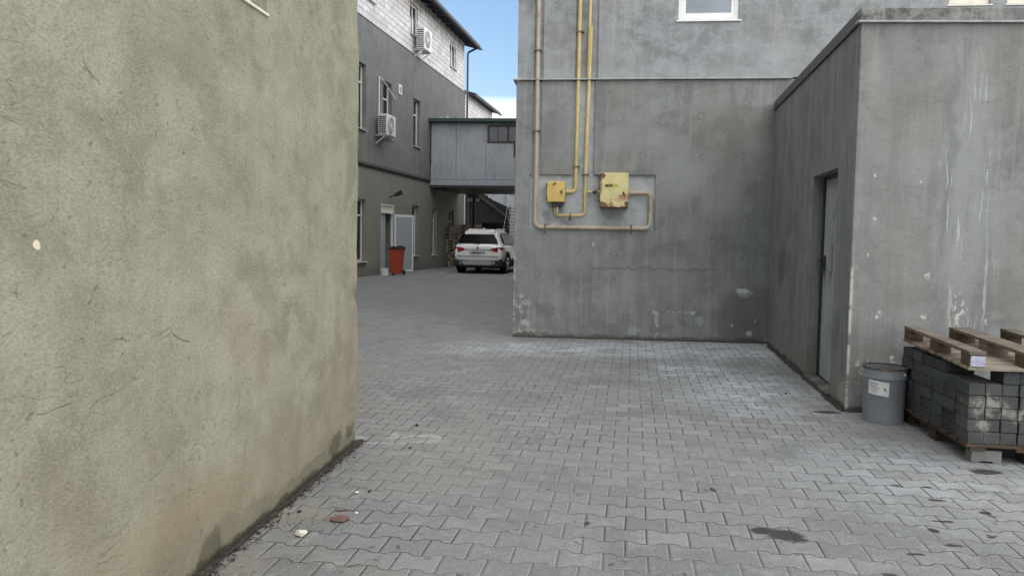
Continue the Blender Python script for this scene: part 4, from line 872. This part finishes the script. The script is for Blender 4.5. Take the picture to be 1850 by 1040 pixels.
BROWN = simple('brown_frame_paint', (.045, .026, .026), .5, var=.2)
b = B(); b.box(2.5, 5.2, -.02, .06, 5.49, 5.58).box(2.5, 5.2, -.02, .06, 6.2, 6.28)
for x in (2.5, 3.36, 4.24, 5.12): b.box(x, x+.09, -.018, .058, 5.58, 6.2)
for x in (2.95, 3.85, 4.73): b.box(x, x+.03, -.01, .05, 5.58, 6.2)
w_ = b.build('window', BROWN, bg_); B().box(2.59, 5.12, .02, .03, 5.58, 6.2).build('pane', simple('dusty_pane', (.10, .11, .13), .2), w_)
b = B(); b.box(-.02, .05, -.06, -.0, 4.5, 6.36); b.build('corner_post', BROWN, bg_)
b = B(); b.box(3.66, 3.72, -.06, -.0, 4.9, 5.48); b.build('downpipe', BROWN, bg_)
b = B(); b.box(.1, .22, .3, .42, 3.2, 3.56).box(.1, .7, .3, .42, 3.44, 3.56); b.build('support_bracket', STEEL_DK, bg_)
b = B(); b.tube([(1.28, 4.9, 0), (1.28, 4.9, 3.56)], .09, 10); b.build('post', STEEL_DK, bg_)

# ================================================================== SHED, STAIR, BACK WALL BEYOND THE BRIDGE
sh = thing('tiled_shed', 'dark open shed with a tiled sloping roof beneath the covered bridge', 'shed', (-2.6, 42, 0), 0)
DKBR = simple('dark_shed_wall', (.045, .047, .05), .9, var=.25)
b = B(); wall(b, .02, 2.35, 0, 3.1, .2, [(.95, 2.3, 0, 2.2, None)]); b.build('wall', DKBR, sh)
b = B(); b.prism([(0, 3.1), (2.35, 3.1), (2.2, 2.95+.17), (.75, 3.75), (0, 3.75)], .0, .15); b.build('gable', DKBR, sh)
b = B(); b.box(0, 2.4, 3, 3.1, 0, 3.2).box(0, .05, .2, 3, 0, 3.2); b.build('rear_wall', INTERIOR, sh)
b = B(); b.box(.0, .78, -.12, .0, 3.33, 3.5).bar((.75, -.06, 3.72), (2.42, -.06, 2.50), .1, .24); b.build('fascia', simple('pale_fascia_board', (.17, .165, .155), .7, var=.2), sh)
b = B()
for i in range(9):
    f = i/9; x = .72+1.75*f; z = 3.92-1.28*f; b.bar((x-.03, -.25, z), (x-.03, 3.2, z+.0), .26, .055)
b.box(-.05, .8, -.25, 3.2, 3.72, 3.82).box(-.05, .8, -.2, 3.2, 3.86, 3.95); b.build('roof_tiles', simple('dark_tiles', (.035, .035, .038), .7, var=.4), sh)
b = B(); b.box(.14, .2, -.05, .0, 0, 3.3); b.build('post', simple('grey_post', (.12, .12, .125), .6), sh)

st_ = thing('metal_staircase', 'dark green metal staircase beside the shed, half hidden by the central building', 'staircase', (-.1, 40.3, 0), 0)
STG = simple('dark_green_steel', (.02, .035, .032), .5, var=.25)
b = B()
for i in range(16): b.box(-.35+.02*i, 1.1+.02*i, .0+.24*i, .25+.24*i, .2+.19*i, .23+.19*i)
b.build('treads', simple('tread_plate', (.05, .065, .062), .5, var=.3), st_)
b = B(); b.bar((-.38, -.05, .1), (-.06, 3.8, 3.2), .05, .22).bar((1.12, -.05, .1), (1.44, 3.8, 3.2), .05, .22); b.build('stringer', STG, st_)
b = B(); b.bar((-.5, -.1, 1.05), (-.2, 0.0, 2.9), .035, .035); b.bar((-.2, 0, 2.9), (-.1, 1.2, 3.3), .035, .035); b.build('handrail', simple('worn_rail', (.10, .10, .10), .5), st_)

bw = thing('pale_building', 'pale blue-grey sheet-clad building behind the shed roof', 'building', (-3.6, 46.6, 0), 0)
PALE = simple('pale_sheet_cladding', (.46, .49, .55), .6, var=.06, dirt=(.33, .35, .4), dirt_amt=.4, scale=2)
b = B(); wall(b, 0, 14, 0, 6.2, .2, ()); b.build('wall', PALE, bw)
b = B()
for x in range(1, 14): b.box(x-.02, x+.02, -.03, -.001, .3, 6.15)
b.build('cladding_ribs', simple('rib_grey', (.36, .38, .42), .6), bw)
rl = thing('stair_railing', 'thin dark railing climbing in front of the pale building above the shed roof', 'railing', (-1.3, 45.6, 3.6), 0)
b = B(); b.bar((-.4, 0, 1.15), (2.2, 0, -.25), .03, .03).bar((.5, 0, 1.15), (2.9, 0, -.1), .03, .03)
b.build('rail', STEEL_DK, rl)
b = B()
for x, z0, z1 in ((0.1, .2, 1.1), (.85, -.2, .9), (1.6, -.6, .5), (2.15, -.9, .3)): b.bar((x, 0, z0), (x, 0, z1), .03, .03, (0, 1, 0))
b.build('balusters', STEEL_DK, rl)

# ---- stacked pallets behind the car
def far_pallet_mesh():
    b = B()
    for y0 in (0, .21, .42, .63, .84, 1.06): b.box(0, .8, y0, y0+.14, .122, .144)
    for x in (0, .33, .7):
        wd = .14 if x == .33 else .1
        for y in (0, .53, 1.06): b.box(x, x+wd, y, y+.14, .022, .1)
        b.box(x, x+wd, 0, 1.2, 0, .022)
    for y in (0, .53, 1.06): b.box(0, .8, y, y+.14, .1, .122)
    return b
p0 = None; rp = random.Random(4)
numw = ['bottom', 'second', 'third', 'fourth', 'fifth', 'sixth', 'seventh', 'eighth', 'ninth', 'tenth', 'eleventh', 'twelfth', 'thirteenth', 'fourteenth']
PALE_P = {0, 1, 2, 3}
for (sn, bx, by, cnt) in (('left', -3.72, 36.9, 13), ('right', -2.65, 38.15, 14)):
    for k in range(cnt):
        xo = rp.uniform(-.05, .06) + (.14 if sn == 'left' and 4 <= k <= 8 else 0)
        loc = (bx+xo, by+rp.uniform(-.05, .05), k*.145); rz = -8+rp.uniform(-3, 3)
        if p0 is None:
            o = p0 = far_pallet_mesh().build('wooden_pallet', WOOD_FAR, None, loc, rz)
            tag(o, '', 'pallet', 'pallets stacked behind the white car')
        else:
            o = p0.copy(); COL.objects.link(o); o.location = loc; o.rotation_euler = (0, 0, R(rz))
        o['label'] = '%s pallet from the ground in the %s pallet stack behind the white car' % (numw[k] if k else 'lowest', 'left wall-side' if sn == 'left' else 'taller right')
lp_ = far_pallet_mesh(); lp_.bm.free()

# ---- wheelie bin and white tub
bn = thing('wheelie_bin', 'orange-red wheeled rubbish bin with a dark half-open lid in front of the open door', 'bin', (-4.2, 28.15, 0), -14)
bn.scale = (.9, .9, .97)
BINM = simple('red_plastic', (.40, .062, .025), .5, var=.08)
b = B(); b.hexa([(-.19, -.2, .06), (.19, -.2, .06), (.19, .17, .06), (-.19, .17, .06), (-.235, -.27, .94), (.235, -.27, .94), (.235, .27, .94), (-.235, .27, .94)]); b.build('body', BINM, bn, bevel=.02)
b = B(); b.box(-.255, .255, -.29, .29, .925, .965); b.build('rim', BINM, bn, bevel=.008)
b = B(); b.hexa([(-.27, -.31, .955), (.27, -.31, .97), (.27, .3, .965), (-.27, .3, .965), (-.25, -.28, .99), (.25, -.28, 1.01), (.25, .28, 1.06), (-.25, .28, 1.04)]); b.box(-.2, .02, -.2, .1, 1.03, 1.07).box(.0, .2, .0, .25, 1.04, 1.09); b.build('lid', BLACK, bn, bevel=.015)
for x in (-.23, .23): B().tube([(x-.03, .2, .1), (x+.03, .2, .1)], .1, 16).build('wheel', RUBBER, bn)
b = B(); b.tube([(-.2, .32, .93), (.2, .32, .93)], .018, 8).box(-.2, -.17, .26, .33, .91, .95).box(.17, .2, .26, .33, .91, .95); b.build('handle', BINM, bn)
b = B()
for x in (-.09, .09): b.box(x-.012, x+.012, -.262, -.235, .3, .88)
tb = thing('plastic_tub', 'small white plastic tub on the ground at the left foot of the red bin', 'tub', (-4.53, 27.5, 0), 0)
b.bm.free()
B().lathe([(0, .02), (.13, .02), (.14, .0), (.16, .24), (.17, .24), (.17, .26), (.155, .26), (.13, .04), (0, .03)], n=24).build('body', METAL_W, tb, smooth=True)
B().lathe([(0, .265), (.165, .262), (.175, .25)], n=24).build('lid', simple('tub_lid', (.45, .46, .48), .5, var=.3), tb, smooth=True)

# ================================================================== CAR
def build_car():
    t = thing('parked_car', 'white estate-style off-roader parked facing away under the covered bridge', 'car', (-1.17, 30.97, 0), -11)
    t.scale = (1.05, 1.05, 1.05)
    PAINT = N('white_car_paint', .28, 0, .5); pc = PAINT.mix(PAINT.ss(PAINT.noise(2, 4), .3, .7), (.84, .84, .835), (.87, .87, .865)); PAINT.b.inputs['Coat Weight'].default_value = .6; PAINT.done(pc); PM = PAINT.m
    CLAD = simple('dark_cladding', (.02, .02, .021), .6); GL = glass_mat('car_glass', (.008, .01, .016), .2); GL.node_tree.nodes['Principled BSDF'].inputs['Specular IOR Level'].default_value = .08; LAMP = simple('rear_lamp_red', (.28, .01, .015), .15, var=.3); CHR = simple('bright_trim', (.55, .55, .56), .2, .9, var=.05)
    SILV = simple('silver_skid_plate', (.42, .42, .43), .35, .4, var=.05)
    # stations: y, zb, hw(max), zsh(shoulder), wsh, zr(top), wr(top half width)
    S = [(-.93, .58, .74, .90, .70, .98, .55), (-.90, .45, .86, .98, .80, 1.06, .60), (-.80, .42, .915, 1.02, .86, 1.10, .66), (-.68, .40, .93, 1.05, .875, 1.27, .63), (-.52, .38, .935, 1.06, .88, 1.50, .57), (-.40, .38, .94, 1.06, .885, 1.60, .55),
         (-.15, .36, .94, 1.05, .90, 1.635, .62), (.6, .36, .94, 1.03, .90, 1.66, .63), (1.3, .36, .94, 1.01, .90, 1.655, .62), (1.75, .36, .94, 1.0, .89, 1.56, .60), (2.1, .36, .94, 1.0, .88, 1.33, .60), (2.42, .36, .94, .99, .86, 1.08, .66), (3.0, .38, .93, .95, .84, 1.0, .6), (3.45, .4, .88, .86, .78, .9, .5), (3.65, .45, .74, .76, .66, .8, .4), (3.72, .52, .6, .7, .5, .74, .3)]
    def ring(s):
        y, zb, hw, zs, ws, zr, wr = s
        half = [(0, zb), (hw*.6, zb), (hw*.93, zb+.03), (hw, zb+.14), (hw+.0, (zb+zs)/2), (hw-.012, zs-.1), (ws, zs)]
        gh = zr-zs
        half += [(ws-.03+(wr-ws+.03)*.15, zs+gh*.15), (ws-.03+(wr-ws+.03)*.6, zs+gh*.6), (wr, zs+gh*.9), (wr*.75, zs+gh*.985), (0, zr)]
        return y, half
    b = B(); rings = []
    for s in S:
        y, h = ring(s); pts = h + [(-x, z) for x, z in h[-2:0:-1]]
        rings.append([b.bm.verts.new((x, y, z)) for x, z in pts])
    n = len(rings[0])
    for i in range(len(rings)-1):
        for k in range(n): b.bm.faces.new((rings[i][k], rings[i][(k+1) % n], rings[i+1][(k+1) % n], rings[i+1][k]))
    b.bm.faces.new(rings[0]); b.bm.faces.new(rings[-1][::-1])
    body = b.build('body', PM, t, smooth=True); m = body.modifiers.new('sub', 'SUBSURF'); m.levels = 2; m.render_levels = 2
    # rear window, slightly proud of the slope (follows from tailgate to roof)
    def patch(name, mat, pts, thick=.012, parent=t, nrm=None):
        b = B(); P_ = [Vector(p) for p in pts]; nn = nrm and Vector(nrm).normalized() or (P_[1]-P_[0]).cross(P_[2]-P_[0]).normalized()
        a = [b.bm.verts.new(p) for p in P_]; c = [b.bm.verts.new(p-nn*thick) for p in P_]; b.bm.faces.new(a); b.bm.faces.new(c[::-1])
        for i in range(len(P_)): b.bm.faces.new((a[i], c[i], c[(i+1) % len(P_)], a[(i+1) % len(P_)]))
        return b.build(name, mat, parent, bevel=.004)
    patch('rear_window', GL, [(-.74, -.84, 1.13), (.74, -.84, 1.13), (.68, -.75, 1.28), (.56, -.64, 1.44), (-.56, -.64, 1.44), (-.68, -.75, 1.28)], .09, nrm=(0, -1, .55))
    b = B(); b.hexa([(-.56, -.68, 1.45), (.56, -.68, 1.45), (.56, -.2, 1.57), (-.56, -.2, 1.57), (-.54, -.66, 1.56), (.54, -.66, 1.56), (.5, -.2, 1.655), (-.5, -.2, 1.655)]); b.build('roof_spoiler', PM, t, bevel=.015)
    for s in (-1, 1):
        # side glass
        b = B(); rows = []
        for (z, x, y0, y1) in ((1.10, .895, -.38, 2.22), (1.2, .86, -.36, 2.02), (1.3, .815, -.32, 1.86), (1.42, .745, -.24, 1.62), (1.53, .67, -.14, 1.3)):
            rows.append([(b.bm.verts.new((s*x, y0+(y1-y0)*q/6, z)), b.bm.verts.new((s*(x-.05), y0+(y1-y0)*q/6, z))) for q in range(7)])
        for q in range(4):
            for p in range(6):
                for e in (0, 1): b.bm.faces.new((rows[q][p][e], rows[q][p+1][e], rows[q+1][p+1][e], rows[q+1][p][e]))
        b.build('side_window', GL, t, smooth=True)
        # tail lamp wraps round the corner
        b = B(); pr = [(s*.50, -.955, .93), (s*.72, -.93, .98), (s*.86, -.86, .99), (s*.925, -.70, .98), (s*.925, -.72, .86), (s*.87, -.86, .80), (s*.72, -.935, .80), (s*.53, -.96, .86)]
        vv = [b.bm.verts.new(p) for p in pr]; ww = [b.bm.verts.new((p[0]*.93, p[1]+.12, p[2])) for p in pr]
        b.bm.faces.new((vv[0], vv[1], vv[6], vv[7])); b.bm.faces.new((vv[1], vv[2], vv[5], vv[6])); b.bm.faces.new((vv[2], vv[3], vv[4], vv[5]))
        for i in range(8): b.bm.faces.new((vv[i], vv[(i+1) % 8], ww[(i+1) % 8], ww[i]))
        b.build('tail_lamp', LAMP, t, smooth=False, bevel=.006)
        b = B(); b.box(s*.54-.02, s*.54+.02, -.1, 1.4, 1.63, 1.675); b.build('roof_rail', CHR, t, bevel=.01)
        b = B(); b.box(s*.96-.0 if s > 0 else -1.13, 1.13 if s > 0 else -.96, 1.95, 2.12, 1.0, 1.17); b.build('door_mirror', PM, t, bevel=.04)
        b = B(); b.tube([(s*.62, -.98, .40), (s*.62, -.8, .40)], .055, 14); b.build('exhaust', CHR, t)
        for (yy) in (.0, 2.81):
            wt = B(); wt.tube([(s*.72, yy, .36), (s*.955, yy, .36)], .365, 28); wo_ = wt.build('wheel', RUBBER, t, smooth=True)
            rm = B(); rm.tube([(s*.93, yy, .36), (s*.962, yy, .36)], .24, 24); rm.build('rim', CHR, wo_, smooth=True)
            for k in range(5):
                a = 2*math.pi*k/5+.3; sp_ = B(); sp_.tube([(s*.955, yy+.13*math.cos(a+.6), .36+.13*math.sin(a+.6)), (s*.966, yy+.13*math.cos(a+.6), .36+.13*math.sin(a+.6))], .055, 10); sp_.build('rim_opening', BLACK, wo_)
            ar = B(); pts = [(s*.945, yy+.44*math.cos(math.pi*k/12), .36+.44*math.sin(math.pi*k/12)) for k in range(13)]; ar.tube(pts, .035, 6)
            dk = [(yy+.42*math.cos(math.pi*k/12), .36+.42*math.sin(math.pi*k/12)) for k in range(13)]
            v1 = [ar.bm.verts.new((s*.943, p[0], p[1])) for p in dk]; ar.bm.faces.new(v1)
            ar.build('wheel_arch', CLAD, t)
        b = B(); b.box(*((.9, .95) if s > 0 else (-.95, -.9)), .45, 2.36, .3, .5); b.build('sill_cladding', CLAD, t, bevel=.01)
    # rear bumper: dark lower, silver plate, crease, plate recess, plate, emblem, wiper
    b = B(); b.prism([(-.90, .56), (-.90, .30), (-.6, .27), (.6, .27), (.90, .30), (.90, .56), (.75, .5), (-.75, .5)], -.955, -.6); b.build('bumper', CLAD, t, bevel=.02)
    b = B(); b.prism([(-.60, .46), (-.50, .33), (.50, .33), (.60, .46), (.35, .485), (-.35, .485)], -.972, -.957); b.build('skid_plate', SILV, t, bevel=.004)
    b = B(); b.box(-.78, .78, -.96, -.9, .645, .665).box(-.5, .5, -.956, -.93, .89, .91); b.build('bumper_crease', simple('crease_grey', (.3, .3, .31), .4), t)
    b = B(); b.box(-.29, .29, -.966, -.93, .755, .885); b.build('plate_recess', simple('recess_grey', (.42, .43, .44), .5), t, bevel=.004)
    pl = B().box(-.25, .25, -.976, -.968, .80, .875).build('number_plate', METAL_W, t)
    b = B(); b.box(-.2, -.05, -.979, -.977, .82, .855).box(-.02, .08, -.979, -.977, .82, .855).box(.1, .2, -.979, -.977, .82, .855); b.build('plate_print', simple('plate_ink', (.3, .3, .32), .5), pl)
    b = B(); b.box(-.2, .12, -.972, -.9665, .755, .785); b.build('latch_recess', CLAD, t)
    em_ = B().tube([(0, -.93, .955), (0, -.965, .955)], .045, 20).build('emblem', BLACK, t)
    B().tube([(0, -.966, .955), (0, -.969, .955)], .028, 20).build('emblem_disc', simple('emblem_blue_white', (.25, .35, .6), .3, var=.5, scale=30), em_)
    b = B(); b.bar((.05, -.86, 1.11), (-.42, -.80, 1.17), .02, .03); b.build('wiper', BLACK, t)
    b = B(); b.prism([(-.02, 1.66), (.02, 1.66), (.015, 1.71), (-.01, 1.71)], .0, .14); b.build('aerial_fin', PM, t)
    b = B(); b.box(-.8, .8, -.5, 3.2, .2, .36); b.build('underbody', BLACK, t)
build_car()

# ================================================================== GROUND DETAILS
DIRT = simple('crumbly_soil', (.032, .025, .02), .95, var=.6, scale=45, bump=.9, dirt=(.10, .085, .065), dirt_amt=.5)
def strip(name, pts, wd, label=None):
    b = B(); rs = random.Random(5); prev = None
    for i in range(len(pts)-1):
        a, c = Vector(pts[i]), Vector(pts[i+1]); d = c-a; nrm = Vector((d.y, -d.x)).normalized(); k = max(2, int(d.length/.05))
        for j in range(k+1):
            p = a+d*j/k; w1 = wd*(.6+.9*abs(mnoise.noise(Vector((p.x*4, p.y*4, 2))))+rs.uniform(0, .25)); q = (b.bm.verts.new((p.x-nrm.x*.03, p.y-nrm.y*.03, .004)), b.bm.verts.new((p.x+nrm.x*w1*.5, p.y+nrm.y*w1*.5, .012)), b.bm.verts.new((p.x+nrm.x*w1, p.y+nrm.y*w1, .003)))
            if prev: b.bm.faces.new((prev[0], prev[1], q[1], q[0])); b.bm.faces.new((prev[1], prev[2], q[2], q[1]))
            prev = q
    return kind(b.build(name, DIRT), 'stuff')
def pt(ox, oy, rz, x, y): c, s = math.cos(R(rz)), math.sin(R(rz)); return (ox+x*c-y*s, oy+x*s+y*c)
strip('soil_along_wall', [pt(-1.03, 5.22, 83.6, -4.5, 0), pt(-1.03, 5.22, 83.6, 0.02, 0)], .034)
strip('soil_along_wall', [pt(.02, 11.03, -6, 0, 0), pt(.02, 11.03, -6, 3.6, 0)], .06)
strip('soil_along_wall', [pt(2.79, 6.38, 80.2, 4.1, 0), pt(2.79, 6.38, 80.2, 0, 0)], .05)
strip('soil_along_wall', [pt(2.79, 6.38, -3, 0, 0), pt(2.79, 6.38, -3, 3, 0)], .04)
# loose crumbs of soil and mortar along the left wall: too many to count
def crumbs():
    b = B(); rc = random.Random(9)
    def crumb(x, y, s):
        v = [Vector((rc.uniform(-1, 1), rc.uniform(-1, 1), rc.uniform(-.2, .9)))*s for _ in range(6)]
        r = [b.bm.verts.new((x+q.x, y+q.y, max(.003, .006+q.z*.6))) for q in v]
        try: bmesh.ops.convex_hull(b.bm, input=r)
        except Exception: pass
    for _ in range(1500):
        x, y = pt(-1.03, 5.22, 83.6, -3.4*rc.random(), -abs(rc.gauss(.02, .03))); crumb(x, y, rc.uniform(.003, .012))
    for _ in range(120): crumb(-.95+rc.gauss(0, .12), 3.66+rc.gauss(0, .1), rc.uniform(.002, .007))
    for _ in range(90): crumb(rc.uniform(-1, 2.5), rc.uniform(3.2, 7), rc.uniform(.002, .005))
    for _ in range(120):
        x, y = pt(2.79, 6.38, 80.2, 4*rc.random(), abs(rc.gauss(.01, .03))); crumb(x, y, rc.uniform(.003, .01))
    kind(b.build('soil_crumbs', DIRT), 'stuff')
crumbs()
def lump(name, label, cat, x, y, sx, sy, sz, m, seed, n=26):
    rc = random.Random(seed); b = B(); vs_ = []
    for _ in range(n):
        v = Vector((rc.gauss(0, 1), rc.gauss(0, 1), rc.gauss(0, 1))).normalized()*rc.uniform(.8, 1); vs_.append(b.bm.verts.new((v.x*sx, v.y*sy, sz*(.8+v.z*.85))))
    r = bmesh.ops.convex_hull(b.bm, input=vs_); bmesh.ops.delete(b.bm, geom=[g_ for g_ in r['geom_interior'] if isinstance(g_, bmesh.types.BMVert)], context='VERTS')
    o = b.build(name, m, None, (x, y, 0), rc.uniform(0, 90), bevel=.001); tag(o, label, cat); return o
STONE_D = simple('dark_pebble', (.02, .02, .02), .8, var=.3, bump=.5); WHITEC = simple('pale_foam_crumb', (.62, .6, .5), .8, var=.15, dirt=(.4, .36, .24), dirt_amt=.6, scale=40, bump=.7)
BRICK = simple('rusty_brown_fragment', (.15, .085, .07), .85, var=.3, scale=30, dirt=(.08, .05, .045), dirt_amt=.7, bump=.9)
PALEC = simple('white_plaster_and_sun_patch', (.6, .6, .58), .85, var=.1)
lump('stone_chip', 'small black lump alone on the pavers right of the left building corner', 'stone', -.69, 5.66, .018, .014, .013, STONE_D, 1)
lump('foam_crumb', 'cream-white rounded lump near the foot of the left wall', 'rubble', -.965, 3.53, .032, .026, .022, WHITEC, 2)
lump('brick_fragment', 'flat reddish-brown fragment lying on the pavers by the left wall', 'rubble', -.83, 3.74, .048, .06, .014, BRICK, 3)
lump('plaster_chip', 'little white chip beside the brown fragment, at its upper right', 'rubble', -.77, 3.83, .014, .011, .008, PALEC, 4)
lump('plaster_chip', 'pale chip next to the dark twig between the left wall and the yard', 'rubble', -.83, 4.14, .018, .012, .009, PALEC, 5)
lump('twig', 'short dark twig piece beside a pale chip left of the yard', 'twig', -.765, 4.17, .024, .008, .008, STONE_D, 6)
lump('twig', 'tiny dark bit on the cement smear at the left building corner', 'twig', -.66, 5.06, .02, .008, .007, STONE_D, 7)
lump('stone_chip', 'dark crumb left of the brown fragment close to the wall foot', 'stone', -1.06, 3.84, .016, .012, .008, STONE_D, 8)
lump('stone_chip', 'dark scrap below the annex wall, left of the metal door', 'stone', 2.55, 7.1, .02, .014, .008, STONE_D, 12)
lump('sun_patch_flake', 'larger white flake standing in for a sun patch on the ground behind the white car', 'sun patch', -2.08, 29.4, .2, .1, .02, PALEC, 9)  # flat white lump added in place of a sunlit patch on the paving
lump('sun_patch_flake', 'smaller white flake standing in for a sun patch on the ground left of the white car', 'sun patch', -2.75, 29.9, .09, .05, .015, PALEC, 10)  # second white lump, stands in for sunlight on the ground
lump('brick_fragment', 'brown sliver of debris just above the flat brown fragment', 'rubble', -.845, 3.87, .05, .01, .006, BRICK, 13)
